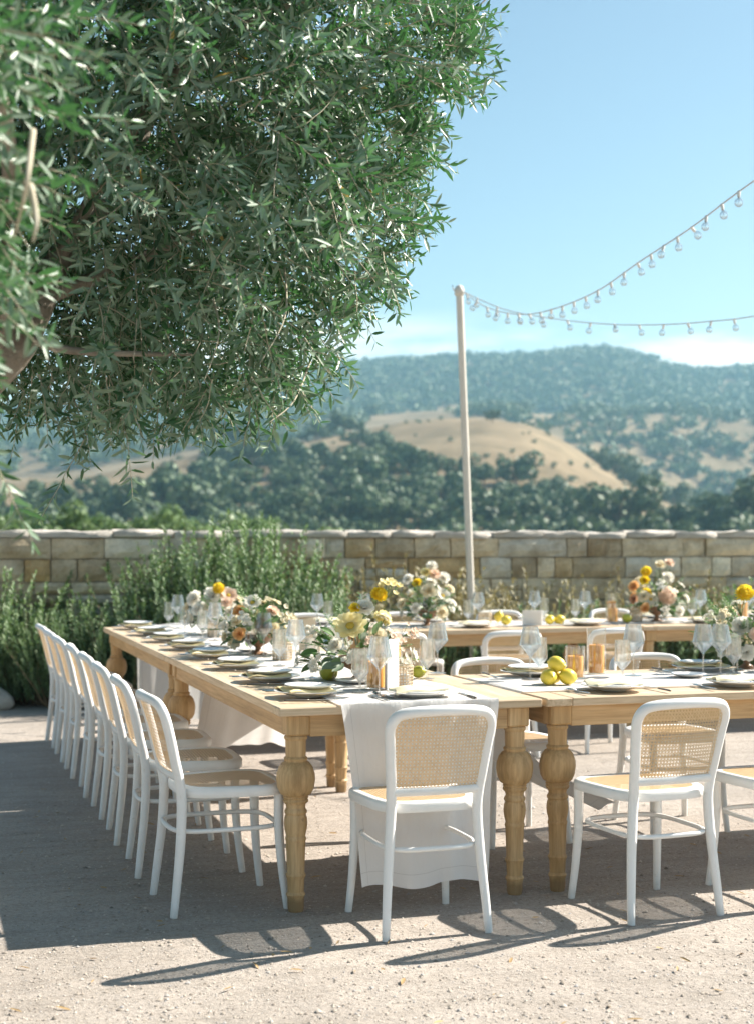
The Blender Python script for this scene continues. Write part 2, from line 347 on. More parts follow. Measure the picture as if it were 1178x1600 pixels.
n1 = noise(t, pv.outputs[0], 5, 5, .65); n2 = noise(t, pv.outputs[0], 34, 5, .7)
c = mixc(t, .8, base, ramp(t, n1, [(.28, (.58, .52, .44)), (.5, (1, 1, 1)), (.72, (1.4, 1.36, 1.3))]), 'MULTIPLY'); c = mixc(t, .6, c, ramp(t, n2, [(.3, (.75, .73, .71)), (.55, (1.1, 1.1, 1.1))]), 'MULTIPLY')
t.links.new(c, b.inputs['Base Color']); b.inputs['Roughness'].default_value = .92; b.inputs['Specular IOR Level'].default_value = .15
h1 = bump(t, b, n1, .6, .03); bump(t, b, n2, .5, .01, h1); M['stone'] = m
M['mortar'] = simple('wall_mortar', (.40, .35, .28), (.50, .45, .37), 7, .95, .5, .01, 40)
M['coping'] = simple('coping_stone', (.50, .45, .39), (.62, .57, .50), 5, .9, .6, .02, 22)
M['rock'] = simple('pale_boulder', (.52, .48, .42), (.62, .58, .52), 6, .9, .6, .02, 24)
M['pole'] = simple('weathered_pole', (.60, .55, .47), (.68, .63, .55), 5, .6, .2, .004, 30)
M['cable'] = simple('pale_cable', (.50, .48, .44), (.56, .53, .49)); M['socket'] = simple('white_socket', (.70, .68, .64), (.74, .72, .69))
m, t, b, o = new_mat('hill_grass'); v = coords(t)
n1 = noise(t, v, .012, 6, .6); n2 = noise(t, v, .11, 4, .65); nb = noise(t, v, .035, 6, .7); c = ramp(t, n1, [(.38, (.19, .145, .09)), (.6, (.28, .22, .145))]); c = mixc(t, .7, c, ramp(t, nb, [(.36, (.52, .53, .44)), (.58, (1.08, 1.05, 1.0))]), 'MULTIPLY'); c = mixc(t, .5, c, ramp(t, n2, [(.3, (.66, .62, .56)), (.65, (1.08, 1.06, 1.02))]), 'MULTIPLY')
t.links.new(c, b.inputs['Base Color']); b.inputs['Roughness'].default_value = .95; b.inputs['Specular IOR Level'].default_value = .1; M['hill'] = m
M['oak_leaf'] = leafmat('hill_oak_foliage', (.042, .082, .042), (.14, .20, .085), (.09, .13, .06), .6, .15)
M['valley_leaf'] = leafmat('valley_foliage', (.10, .18, .055), (.18, .27, .09), (.15, .22, .09), .5, .3)

# ================================================================== SETTING
me = MB().grid(2, 2, lambda a, c: (-60 + 120 * a, -70 + 78.2 * c, 0)).mesh('ground', M['ground'])
g = obj('ground', me, None, None, (OX, OY, 0), (0, 0, TH)); tag(g, kind='structure', label='pale raked gravel court under the tables')

# hills: heights read from the skyline and slopes, on ground that really recedes 3 km
def interp(tab): xs, ys = zip(*tab); return lambda x: np.interp(x, xs, ys)
crest_mid = interp([(-3000, 800), (-900, 740), (-300, 760), (0, 748), (150, 735), (330, 704), (430, 700), (540, 684), (620, 664), (700, 655), (760, 656), (820, 667), (870, 690), (920, 724), (970, 757), (1030, 788), (1085, 812), (1178, 834), (1500, 830), (2200, 780), (4000, 800)])
crest_two = interp([(-3000, 760), (-600, 700), (0, 700), (300, 668), (500, 655), (700, 642), (860, 655), (950, 648), (1050, 640), (1178, 652), (1500, 640), (2400, 700), (4000, 760)])
ridge = interp([(-3000, 720), (-900, 660), (-300, 650), (0, 640), (200, 612), (400, 590), (540, 577), (620, 571), (700, 567), (760, 564), (800, 561), (870, 553), (940, 549), (1000, 562), (1050, 580), (1085, 589), (1120, 589), (1178, 581), (1300, 570), (1600, 610), (2400, 660), (4000, 740)])
def terrain_z(X, Y):
    X = np.asarray(X, float); Y = np.asarray(Y, float); x = CX + X / Y * FPX
    zof = lambda row, d: HC + (HY - row) / FPX * d
    keys = [(8, np.full_like(x, -1.0)), (30, np.full_like(x, -3.2)), (130, np.full_like(x, -3.6)), (250, zof(836.0, 250) + 0 * x),
            (520, zof(crest_mid(x), 520)), (660, zof(crest_mid(x) + 12, 660) * .97), (950, zof(crest_two(x), 950)), (1060, zof(crest_two(x) + 4, 1060) * .985),
            (1550, zof(ridge(x), 1550)), (2100, zof(ridge(x), 1550) * .7), (3200, zof(ridge(x), 1550) * .3)]
    z = np.where(Y <= 8, -1.0, 0.0); z = keys[0][1].copy()
    for (a, za), (b_, zb) in zip(keys[:-1], keys[1:]):
        s = np.clip((Y - a) / (b_ - a), 0, 1); s = s * s * (3 - 2 * s) * .55 + s * .45
        z = np.where(Y > a, za + (zb - za) * s, z)
    amp = np.clip((Y - 120) / 400, 0, 1)
    z += amp * (1.4 * np.sin(X * .021 + Y * .013) + 1.0 * np.sin(X * .047 - Y * .031) + .5 * np.sin(X * .11 + Y * .09))
    return z
ts = np.sinh(np.linspace(-2.2, 2.2, 340)) / np.sinh(2.2) * 1.8; Ys = np.geomspace(8, 3200, 170)
TT, YY = np.meshgrid(ts, Ys); XX = TT * YY; ZZ = terrain_z(XX, YY)
nc = len(ts); idx = np.arange(len(Ys) * nc).reshape(len(Ys), nc)
F = np.stack([idx[:-1, :-1], idx[:-1, 1:], idx[1:, 1:], idx[1:, :-1]], -1).reshape(-1, 4)
hills = obj('hills', mesh_np('hills', np.stack([XX, YY, ZZ], -1).reshape(-1, 3), F, M['hill'], True)); tag(hills, kind='structure', label='golden dry grass hills beyond the wall')

def inpoly(x, y, poly):
    x = np.asarray(x); y = np.asarray(y); r = np.zeros(x.shape, bool); n = len(poly)
    for i in range(n):
        x0, y0 = poly[i]; x1, y1 = poly[(i + 1) % n]
        if y0 == y1: continue
        r ^= ((y0 > y) != (y1 > y)) & (x < (x1 - x0) * (y - y0) / (y1 - y0) + x0)
    return r
CLEAR = [[(595, 692), (640, 664), (700, 652), (770, 650), (830, 662), (885, 690), (935, 726), (985, 760), (1045, 788), (1095, 812), (1085, 836), (975, 836), (965, 822), (945, 798), (905, 775), (850, 757), (800, 752), (745, 740), (700, 745), (640, 735)],
         [(525, 690), (585, 652), (640, 640), (720, 634), (720, 650), (640, 664), (600, 692), (560, 702)],
         [(-400, 770), (0, 742), (150, 732), (330, 698), (330, 745), (210, 775), (120, 790), (0, 805), (-400, 800)],
         [(425, 694), (545, 684), (545, 730), (430, 738)], [(930, 690), (1010, 700), (1000, 712), (930, 704)], [(1010, 770), (1075, 752), (1075, 770), (1030, 786)],
         [(1090, 655), (1178, 668), (1178, 682), (1100, 672)], [(820, 640), (905, 652), (900, 664), (830, 660)], [(380, 745), (430, 735), (425, 790), (370, 800)]]
def in_clear(x, y):
    r = np.zeros(np.shape(x), bool)
    for p in CLEAR: r |= inpoly(x, y, p)
    return r

# oak crowns: many leaf clumps over uneven lobes
def crown_np(seed, n, R=1.0, q=.2, flat=.8):
    r = np.random.default_rng(seed); k = 9
    lc = r.normal(size=(k, 3)) * np.array([.48, .48, .26]) * R; lr = r.uniform(.32, .52, k) * R
    a = r.integers(0, k, n); dv = norm(r.normal(size=(n, 3))); rad = lr[a] * r.uniform(.78, 1.06, n)
    p = lc[a] + dv * rad[:, None] * np.array([1, 1, flat]); p[:, 2] = np.maximum(p[:, 2], -.42 * R)
    nr = norm(dv + r.normal(size=(n, 3)) * .55); tg = norm(np.cross(nr, r.normal(size=(n, 3)))); bt = np.cross(nr, tg)
    s = (q * R * r.uniform(.6, 1.3, n))[:, None]
    V = np.stack([p - tg * s, p - bt * s * .7, p + tg * s, p + bt * s * .7], 1).reshape(-1, 3)
    return V
oak_protos = []
for k in range(5):
    V = crown_np(100 + k, 900, 1.0, .13); Fq = np.arange(len(V)).reshape(-1, 4)
    cm = mesh_np('oak_crown', V, Fq, M['oak_leaf'])
    tb = MB(); tb.tube([(0, 0, -1.15), (.02, .01, -.7), (-.03, .02, -.35), (0, 0, .05)], [.085, .065, .055, .04], 6)
    for a in range(4): tb.tube([(-.02, .01, -.5), (.2 * cos(a * 1.6), .2 * sin(a * 1.6), -.2), (.42 * cos(a * 1.6), .42 * sin(a * 1.6), .08)], [.045, .03, .015], 5)
    oak_protos.append((cm, tb.mesh('oak_trunk', M['woody'], True)))
cand = []
r = np.random.default_rng(21)
Yc = r.uniform(262, 560, 5200) ; xp = r.uniform(-420, 1600, 5200); Xc = (xp - CX) / FPX * Yc; Zc = terrain_z(Xc, Yc); yp = HY + (HC - Zc) / Yc * FPX
clr = in_clear(xp, yp)
used = []
for i in range(len(Yc)):
    if clr[i]: continue
    if sin(Xc[i] * .045 + 1.7 * sin(Yc[i] * .022)) + sin(Yc[i] * .05 + Xc[i] * .021) + r.normal() * .5 < -.42: continue
    R = r.choice([2.0, 2.8, 3.6, 4.6, 5.8]) * r.uniform(.85, 1.15)
    ok = True
    for (X2, Y2, R2) in used:
        if (X2 - Xc[i]) ** 2 + (Y2 - Yc[i]) ** 2 < ((.74 if r.uniform() < .55 else 1.1) * (R + R2)) ** 2: ok = False; break
    if not ok: continue
    inside = -40 < xp[i] < 1218
    used.append((Xc[i], Yc[i], R)); cand.append((R / Yc[i] if inside else 0, Xc[i], Yc[i], Zc[i], R))
cand.sort(reverse=True); near_trees, rest_trees = cand[:290], cand[290:]
lone = [G(770, 700, 0)]
for i, (_, X, Y, Z, R) in enumerate(near_trees):
    cm, tm = oak_protos[i % 5]
    o = thing('oak_tree', 'rounded dark green oak growing on the wooded hillside', 'tree', (X, Y, Z + R * .82), r.uniform(0, 6.28), 'oaks scattered over the hillside')
    s = R * r.uniform(.95, 1.1); o.scale = (R, R, s * .95)
    obj('crown', cm, None, o); obj('trunk', tm, None, o)
for (px, py, d, R) in ((769, 700, 480, 2.6),):
    X = (px - CX) / FPX * d; Z = float(terrain_z(np.array([X]), np.array([d]))[0])
    o = thing('oak_tree', 'lone small oak standing on the bare golden slope', 'tree', (X, d, Z + R), 1.0); o.scale = (R, R, R)
    obj('crown', oak_protos[2][0], None, o); obj('trunk', oak_protos[2][1], None, o)
# the woods farther up, as one mass
Vs = []
protoV = [crown_np(300 + k, 70, 1.0, .27) for k in range(6)]
def scatter(n, y0, y1, sparse, R0, R1, x0=-900, x1=2100):
    Yc = r.uniform(y0, y1, n); xp = r.uniform(x0, x1, n); Xc = (xp - CX) / FPX * Yc; Zc = terrain_z(Xc, Yc); yp = HY + (HC - Zc) / Yc * FPX
    keep = ~in_clear(xp, yp) | (r.uniform(size=n) < sparse)
    for X, Y, Z in zip(Xc[keep], Yc[keep], Zc[keep]):
        R = r.uniform(R0, R1); a = r.uniform(0, 6.28); c, s = cos(a), sin(a); p = protoV[r.integers(6)]
        Vs.append(np.stack([X + R * (p[:, 0] * c - p[:, 1] * s), Y + R * (p[:, 0] * s + p[:, 1] * c), Z + R * (.55 + p[:, 2])], -1))
for (_, X, Y, Z, R) in rest_trees:
    p = protoV[r.integers(6)]; Vs.append(np.stack([X + R * p[:, 0], Y + R * p[:, 1], Z + R * (.7 + p[:, 2])], -1))
scatter(4000, 540, 1000, .004, 2.4, 6.2); scatter(8200, 1060, 1640, .08, 4.6, 7.4, -700, 1900); scatter(90, 330, 540, 1.0, .5, 1.3, 250, 1200); scatter(420, 236, 300, .0, 1.6, 3.0, -300, 1500)
V = np.concatenate(Vs); wd = obj('woodland', mesh_np('woodland', V, np.arange(len(V)).reshape(-1, 4), M['oak_leaf']))
tag(wd, 'dense dark green oak woodland covering the far hills and ridge', 'woodland', kind='stuff')
# light green trees just below the wall
vp = []
for k in range(3):
    V = crown_np(500 + k, 1500, 1.0, .09, 1.0); vp.append(mesh_np('valley_crown', V, np.arange(len(V)).reshape(-1, 4), M['valley_leaf']))
for i, px in enumerate([-60, -10, 40, 95, 150, 205, 260, 320, 385, 440]):
    d = r.uniform(50, 62); top = r.uniform(786, 802) if px < 420 else r.uniform(806, 818); R = r.uniform(1.1, 1.6)
    X = (px - CX) / FPX * d; zt = HC + (HY - top) / FPX * d; Z = float(terrain_z(np.array([X]), np.array([d]))[0]); zc = zt - R * .75
    o = thing('valley_tree', 'light green bushy tree rising just behind the stone wall coping', 'tree', (X, d, Z), r.uniform(0, 6), 'light green trees below the wall')
    obj('crown', vp[i % 3], None, o, (0, 0, zc - Z), (0, 0, 0), (R, R, R)); tb = MB().tube([(0, 0, -.1), (.05, 0, (zc - Z) * .6), (0, .05, zc - Z)], [.16, .12, .07], 7)
    obj('trunk', tb.mesh('valley_trunk', M['woody'], True), None, o)

# stone wall, parallel to the tables
WV, WU0, WU1, WH = 7.78, -4.6, 7.4, 1.40
wall = thing('stone_wall', 'low sandstone block wall with pale uneven coping behind the tables', 'wall', uv(0, WV), TH)
core = MB().box(((WU0 + WU1) / 2, .20, WH / 2), (WU1 - WU0 - .05, .34, WH)); obj('mortar_core', core.mesh('mortar_core', M['mortar']), None, wall)
stone_meshes = []
for k in range(8):
    q = random.Random(40 + k); nx, nz = 5, 4; mb = MB()
    def sf(a, c, q=q):
        e = min(a, 1 - a, c * .8, (1 - c) * .8); dep = -.5 - .24 * min(1, e * 14) * (.55 + .8 * q.random())
        j = .018
        return (a - .5 + q.uniform(-j, j) * (1 if 0 < a < 1 else .6), dep, c - .5 + q.uniform(-j, j) * 1.5)
    front = [[sf(i / (nx - 1), j / (nz - 1)) for i in range(nx)] for j in range(nz)]
    vs = [p for row in front for p in row]; b0 = len(vs); vs += [(-.5, .5, -.5), (.5, .5, -.5), (.5, .5, .5), (-.5, .5, .5)]
    fs = [(j * nx + i, j * nx + i + 1, (j + 1) * nx + i + 1, (j + 1) * nx + i) for j in range(nz - 1) for i in range(nx - 1)]
    fs += [tuple([b0, b0 + 1] + [nx - 1 - i for i in range(nx)]), tuple([b0 + 2, b0 + 3] + [(nz - 1) * nx + i for i in range(nx)]),
           tuple([b0 + 3, b0] + [j * nx for j in range(nz)]), tuple([b0 + 1, b0 + 2] + [j * nx + nx - 1 for j in range(nz - 1, -1, -1)])]
    stone_meshes.append(mb.add(vs, fs).mesh('wall_stone', M['stone']))
z = .0; q = random.Random(5); rows = [.19, .215, .20, .19, .215, .20, .185]
for ri, h in enumerate(rows):
    u = WU0 + q.uniform(0, .2)
    while u < WU1 - .1:
        w = min(q.choice([.2, .24, .3, .34, .38, .45, .52, .66]) * q.uniform(.9, 1.1), WU1 - u)
        split = h > .19 and q.random() < .12
        for (zz, hh) in ([(z, h / 2), (z + h / 2, h / 2)] if split else [(z, h)]):
            obj('stone', stone_meshes[q.randrange(8)], None, wall, (u + w / 2, .045 - q.uniform(-.008, .022), zz + hh / 2), (0, 0, 0), (w - .012, .10, hh - .012))
        u += w
    z += h
cop = []
for k in range(5):
    q2 = random.Random(70 + k); mb = MB(); n = 7; secs = []
    for i in range(n):
        a = i / (n - 1) - .5; e = .85 if i in (0, n - 1) else 1
        prof = [(-.49, -.45), (-.51, .15), (-.48, .46), (-.2, .5), (.2, .5), (.48, .46), (.51, .15), (.49, -.45)]
        secs.append([(a + q2.uniform(-.01, .01), y * e + q2.uniform(-.03, .03), zz * (e if zz > 0 else 1) + (q2.uniform(-.24, .20) if zz > 0 else 0)) for y, zz in prof])
    vs = [p for s_ in secs for p in s_]; fs = [(i * 8 + j, (i + 1) * 8 + j, (i + 1) * 8 + (j + 1) % 8, i * 8 + (j + 1) % 8) for i in range(n - 1) for j in range(8)]
    fs += [tuple(range(8)), tuple(reversed([(n - 1) * 8 + j for j in range(8)]))]
    cop.append(mb.add(vs, fs).mesh('coping_stone', M['coping'], True, radians(50)))
u = WU0; k = 0
while u < WU1 - .15:
    w = q.uniform(.38, .75); obj('coping_stone', cop[k % 5], None, wall, (u + w / 2, .19, WH + .026 + q.uniform(-.008, .010)), (0, q.uniform(-.008, .008), 0), (w - .01, .47, .066)); u += w; k += 1

# gravel: loose small stones, too many to count
n = 26000
yy = 3.9 + 7.0 * rng.random(n) ** 1.7; xx = (rng.random(n) * 1.5 - .75) * yy * .44
sz = rng.gamma(2.0, .0011, n) + .0012
oct_ = np.array([[1, 0, 0], [0, 1, 0], [-1, 0, 0], [0, -1, 0], [0, 0, .75], [0, 0, -.3]])
V = oct_[None] * sz[:, None, None] * rng.uniform(.65, 1.35, (n, 6, 1)); a = rng.uniform(0, 6.28, n); ca, sa = np.cos(a)[:, None], np.sin(a)[:, None]
V = np.stack([V[..., 0] * ca - V[..., 1] * sa, V[..., 0] * sa + V[..., 1] * ca, V[..., 2]], -1) + np.stack([xx, yy, sz * .2], -1)[:, None, :]
Ft = np.array([[0, 1, 4], [1, 2, 4], [2, 3, 4], [3, 0, 4]])[None] + (np.arange(n) * 6)[:, None, None]
gr = obj('gravel', mesh_np('gravel', V.reshape(-1, 3), Ft.reshape(-1, 3), M['pebble'])); tag(gr, 'loose small pale stones strewn over the court', 'gravel', kind='stuff')

# ================================================================== TABLES
TZ = .765
def make_leg_mesh():
    mb = MB(); s = .735 / 1408.0
    prof_px = [(52, 1528), (58, 1500), (60, 1432), (64, 1420), (70, 1406), (64, 1394), (58, 1386), (63, 1296), (68, 1284), (73, 1268), (66, 1254), (62, 1246), (70, 1032), (72, 1024), (76, 1012), (73, 1000), (70, 994), (70, 984), (80, 940), (84, 900), (80, 858), (72, 836), (80, 826), (81, 812), (74, 800), (68, 788), (72, 764), (86, 752), (92, 738), (84, 726), (92, 716), (86, 706), (110, 690), (130, 650), (139, 590), (136, 548), (120, 498), (98, 470), (80, 460), (82, 448), (86, 440), (80, 430), (72, 424), (74, 310), (80, 302), (84, 290), (80, 278), (70, 272), (70, 262)]
    prof = [(0, 0)] + [(max(r_, 1) * s, max(0, (1528 - y) * s)) for r_, y in prof_px]
    mb.lathe(prof, 20); zb = (1528 - 272) * s
    mb.box((0, 0, (zb + .733) / 2), (.088, .088, .733 - zb), .006)
    return mb.mesh('table_leg', M['oakz'], True, radians(35))
LEG = make_leg_mesh()
t = M['oakz'].node_tree; b = [n for n in t.nodes if n.type == 'BSDF_PRINCIPLED'][0]; lk = b.inputs['Base Color'].links[0].from_socket; v = coords(t); sz_ = N(t, 'ShaderNodeSeparateXYZ'); t.links.new(v, sz_.inputs[0])
zz_ = mth(t, 'ADD', sz_.outputs['Z'], mth(t, 'MULTIPLY', noise(t, v, 24, 4), .05)); dz_ = N(t, 'ShaderNodeMapRange', inp={'From Min': .085, 'From Max': .06, 'To Max': .6}); t.links.new(zz_, dz_.inputs[0]); kn = N(t, 'ShaderNodeMapRange', inp={'From Min': .66, 'From Max': .72, 'To Max': .7}); t.links.new(noise(t, v, 17, 3, .6), kn.inputs[0])
t.links.new(mixc(t, mth(t, 'MAXIMUM', dz_.outputs[0], kn.outputs[0]), lk, (.16, .095, .045)), b.inputs['Base Color'])
def make_table(label, u0, u1, v0, v1, along):
    c = uv((u0 + u1) / 2, (v0 + v1) / 2); Lx, Wy = (u1 - u0, v1 - v0) if along == 'u' else (v1 - v0, u1 - u0)
    t = thing('farm_table', label, 'table', c, TH if along == 'u' else TH + pi / 2, 'turned leg farm tables')
    bb = .11; n = 5; pw = Wy / n
    pm = MB().box((0, 0, 0), (Lx - 2 * bb - .003, pw - .0025, .032), .0025).mesh('plank', M['top'])
    for i in range(n): obj('plank', pm, None, t, (0, -Wy / 2 + pw * (i + .5), TZ - .016))
    bm = MB().box((0, 0, 0), (Wy, bb, .0322), .004).mesh('breadboard_end', M['top'])
    for s in (-1, 1): obj('breadboard_end', bm, None, t, (s * (Lx / 2 - bb / 2), 0, TZ - .016), (0, 0, pi / 2))
    ins = .052 + .03
    la = MB().box((0, 0, 0), (Lx - 2 * ins - .088, .024, .082), .002).mesh('apron', M['oak']); sa = MB().box((0, 0, 0), (Wy - 2 * ins - .088, .024, .082), .002).mesh('apron', M['oak'])
    for s in (-1, 1):
        obj('apron', la, None, t, (0, s * (Wy / 2 - ins + .024), TZ - .0735)); obj('apron', sa, None, t, (s * (Lx / 2 - ins + .024), 0, TZ - .0735), (0, 0, pi / 2))
        for s2 in (-1, 1): obj('leg', LEG, None, t, (s * (Lx / 2 - ins), s2 * (Wy / 2 - ins), 0), (0, 0, random.uniform(-.01, .01)))
    return t
TLn, TW = 2.575, 1.04
make_table('oak farm table with white runner hanging to the ground at its end', 0, TW, 0, TLn, 'v')
make_table('oak farm table under the hills side end of the chair row', 0, TW, TLn + .018, 2 * TLn + .018, 'v')
make_table('oak farm table carrying the three stacked lemons', 1.058, 1.058 + TLn, 0, TW, 'u')
BV = 4.13
make_table('oak farm table near the stone wall with white card and lemons', 1.07, 1.07 + TLn, BV, BV + TW, 'u')
make_table('oak farm table near the stone wall, farthest from the olive tree', 1.085 + TLn, 1.085 + 2 * TLn, BV, BV + TW, 'u')

# linen runners
def runner(label, Lx, wid, drop_a, drop_b, loc, rotz, seed):
    """drop lists: (outward, z, half-width factor) from the table edge downwards; None = ends flat on the top"""
    q = random.Random(seed); path = []
    za = TZ + .004
    if drop_a:
        dd = crom([(-Lx / 2 - o_, 0, z_) for o_, z_, w_ in drop_a], 8); ww = crom([(w_, 0, 0) for o_, z_, w_ in drop_a], 8)
        path += [(p[0], p[2], w_[0], 1 + 0 * k, k) for k, (p, w_) in reversed(list(enumerate(zip(dd, ww))))]
    nt = 46
    path += [(-Lx / 2 + .004 + (Lx - .008) * i / nt, za, 1.0, 0, 0) for i in range(nt + 1)]
    if drop_b:
        dd = crom([(Lx / 2 + o_, 0, z_) for o_, z_, w_ in drop_b], 8); ww = crom([(w_, 0, 0) for o_, z_, w_ in drop_b], 8)
        path += [(p[0], p[2], w_[0], 1, k) for k, (p, w_) in enumerate(zip(dd, ww))]
    nv = 29; ph = [q.uniform(0, 6.28) for _ in range(6)]; V = []; UVs = []; s = 0; tot = 0; ss = []
    for i in range(len(path)):
        if i: tot += sqrt((path[i][0] - path[i - 1][0]) ** 2 + (path[i][1] - path[i - 1][1]) ** 2)
        ss.append(tot)
    ks = max([p[4] for p in path] + [1])
    for i, (x, z_, wf, isd, k) in enumerate(path):
        i0, i1 = max(i - 1, 0), min(i + 1, len(path) - 1); tx, tz = path[i1][0] - path[i0][0], path[i1][1] - path[i0][1]; l_ = sqrt(tx * tx + tz * tz) + 1e-9; nx_, nz_ = -tz / l_, tx / l_
        for j in range(nv):
            w = j / (nv - 1) * 2 - 1; y = w * wid / 2 * wf
            if isd:
                g_ = min(1, k / 10.0); off = g_ * (.016 * sin(w * 4.2 + ph[0]) + .008 * sin(w * 9 + ph[1] + k * .06) + .004 * sin(w * 17 + ph[2])) * (.4 + .9 * k / ks); off += abs(g_ * .012)
                hemz = .010 * sin(w * 5 + ph[3]) * k / ks
            else:
                off = .0012 * (1 + sin(x * 17 + w * 3 + ph[4])) + .0014 * max(0, sin(x * 5 + w * 7 + ph[5])); hemz = 0
                y += .006 * sin(x * 6 + ph[1]) * abs(w)
            V.append((x + nx_ * off, y, z_ + nz_ * off + hemz)); e = min(ss[i], tot - ss[i]); UVs.append(((1 - abs(w)) * wid / 2, e if isd else .2))
    F_ = [(i * nv + j, i * nv + j + 1, (i + 1) * nv + j + 1, (i + 1) * nv + j) for i in range(len(path) - 1) for j in range(nv - 1)]
    me = bpy.data.meshes.new('table_runner'); me.from_pydata(V, [], F_); me.materials.append(M['linen']); smooth(me)
    ul = me.uv_layers.new(name='UVMap'); li = np.zeros(len(me.loops), dtype=np.int32); me.loops.foreach_get('vertex_index', li)
    ul.data.foreach_set('uv', np.array(UVs, dtype=np.float32)[li].ravel())
    o = obj('table_runner', me, None, None, loc, (0, 0, rotz)); tag(o, label, 'table runner', 'white linen runners on the tables'); return o
ED = TZ + .004
runner('white linen runner falling nearly to the gravel beneath the head place setting', TLn, .62,
       [(0, ED, 1), (.010, ED - .012, 1), (.014, .60, .93), (.03, .40, .86), (.05, .22, .83), (.06, .10, .80)],
       [(0, ED, 1), (.009, ED - .02, 1), (.011, .64, .98), (.10, .48, 1), (.24, .33, 1), (.36, .20, 1.02)], uv(TW / 2 + .02, TLn / 2), TH + pi / 2, 3)
runner('white linen runner on the far half of the chair row table, hanging at its end', TLn, .62, None,
       [(0, ED, 1), (.010, ED - .012, 1), (.016, .58, .97), (.03, .36, .95), (.04, .10, .92)], uv(TW / 2 + .02, TLn * 1.5 + .018), TH + pi / 2, 4)
runner('white linen runner under the stacked lemons, its end blown beneath the table', TLn, .60,
       [(0, ED, 1), (.008, ED - .02, 1), (.006, .62, .95), (-.06, .50, .92), (-.20, .40, .9), (-.42, .29, .9)], [(0, ED, 1), (.01, ED - .012, 1), (.02, .4, .95), (.02, .25, .95)], uv(1.058 + TLn / 2, TW / 2), TH, 5)
runner('white linen runner on the table by the wall with the white card', TLn, .62, None, None, uv(1.07 + TLn / 2, BV + TW / 2), TH, 6)
runner('white linen runner on the wall side table farthest from the olive tree', TLn, .62, None, [(0, ED, 1), (.01, ED - .012, 1), (.02, .4, .95), (.02, .25, .95)], uv(1.085 + 1.5 * TLn, BV + TW / 2), TH, 7)

# ================================================================== CHAIRS
def back_y(x, z):
    b_ = np.interp(z, [.46, .55, .67, .795], [-.200, -.214, -.244, -.284]); return float(b_) - .030 * (1 - (x / .195) ** 2) * min(1, max(0, (z - .47) / .08))
def back_hw(z): return float(np.interp(z, [.44, .52, .64, .73], [.158, .163, .176, .185]))
def clip_line(poly, p, d):
    lo, hi = -9.0, 9.0
    for i in range(len(poly)):
        ax, ay = poly[i]; bx, by = poly[(i + 1) % len(poly)]; nx, ny = -(by - ay), bx - ax       # inside = left
        den = nx * d[0] + ny * d[1]; num = nx * (ax - p[0]) + ny * (ay - p[1])
        if abs(den) < 1e-12:
            if num > 0: return None
            continue
        t_ = num / den
        if den > 0: lo = max(lo, t_)
        else: hi = min(hi, t_)
    return (lo, hi) if hi - lo > .004 else None
def weave(poly, surf, p=.0127, w=.0017, gap=.0019, seg=.05):
    mb = MB(); xs = [q[0] for q in poly]; ys = [q[1] for q in poly]; x0, x1, y0, y1 = min(xs), max(xs), min(ys), max(ys); r2 = sqrt(.5)
    def strip(pt, d, off):
        c = clip_line(poly, pt, d)
        if not c: return
        n = max(2, int((c[1] - c[0]) / seg) + 2); nx, ny = -d[1] * w / 2, d[0] * w / 2; vs = []
        for i in range(n):
            t_ = c[0] + (c[1] - c[0]) * i / (n - 1); x, y = pt[0] + d[0] * t_, pt[1] + d[1] * t_
            vs += [surf(x - nx, y - ny, off), surf(x + nx, y + ny, off)]
        mb.add(vs, [(2 * i, 2 * i + 1, 2 * i + 3, 2 * i + 2) for i in range(n - 1)])
    for k in range(int(x0 / p) - 1, int(x1 / p) + 2):
        for g_ in (-gap, gap): strip((k * p + g_, 0), (0, 1), .0)
    for k in range(int(y0 / p) - 1, int(y1 / p) + 2):
        for g_ in (-gap, gap): strip((0, k * p + g_), (1, 0), .0008)
    ext = int((max(abs(x0), abs(x1)) + max(abs(y0), abs(y1))) / p) + 2
    for k in range(-ext, ext):
        strip(((k + .5) * p, 0), (r2, r2), .0015); strip(((k + .5) * p, 0), (r2, -r2), .0021)
    return mb.mesh('cane_weave', M['cane'])
def seat_outline(ins, n=48):
    pts = []
    for i in range(n):
        a = 2 * pi * i / n; c, s = cos(a), sin(a); e = 2 / 4.2
        y = (abs(s) ** e) * (1 if s > 0 else -1); x = (abs(c) ** e) * (1 if c > 0 else -1)
        yy_ = .205 * y + .005; hw = .205 + .018 * y
        pts.append((x * (hw - ins), yy_ * (1 - ins / .205)))
    return pts
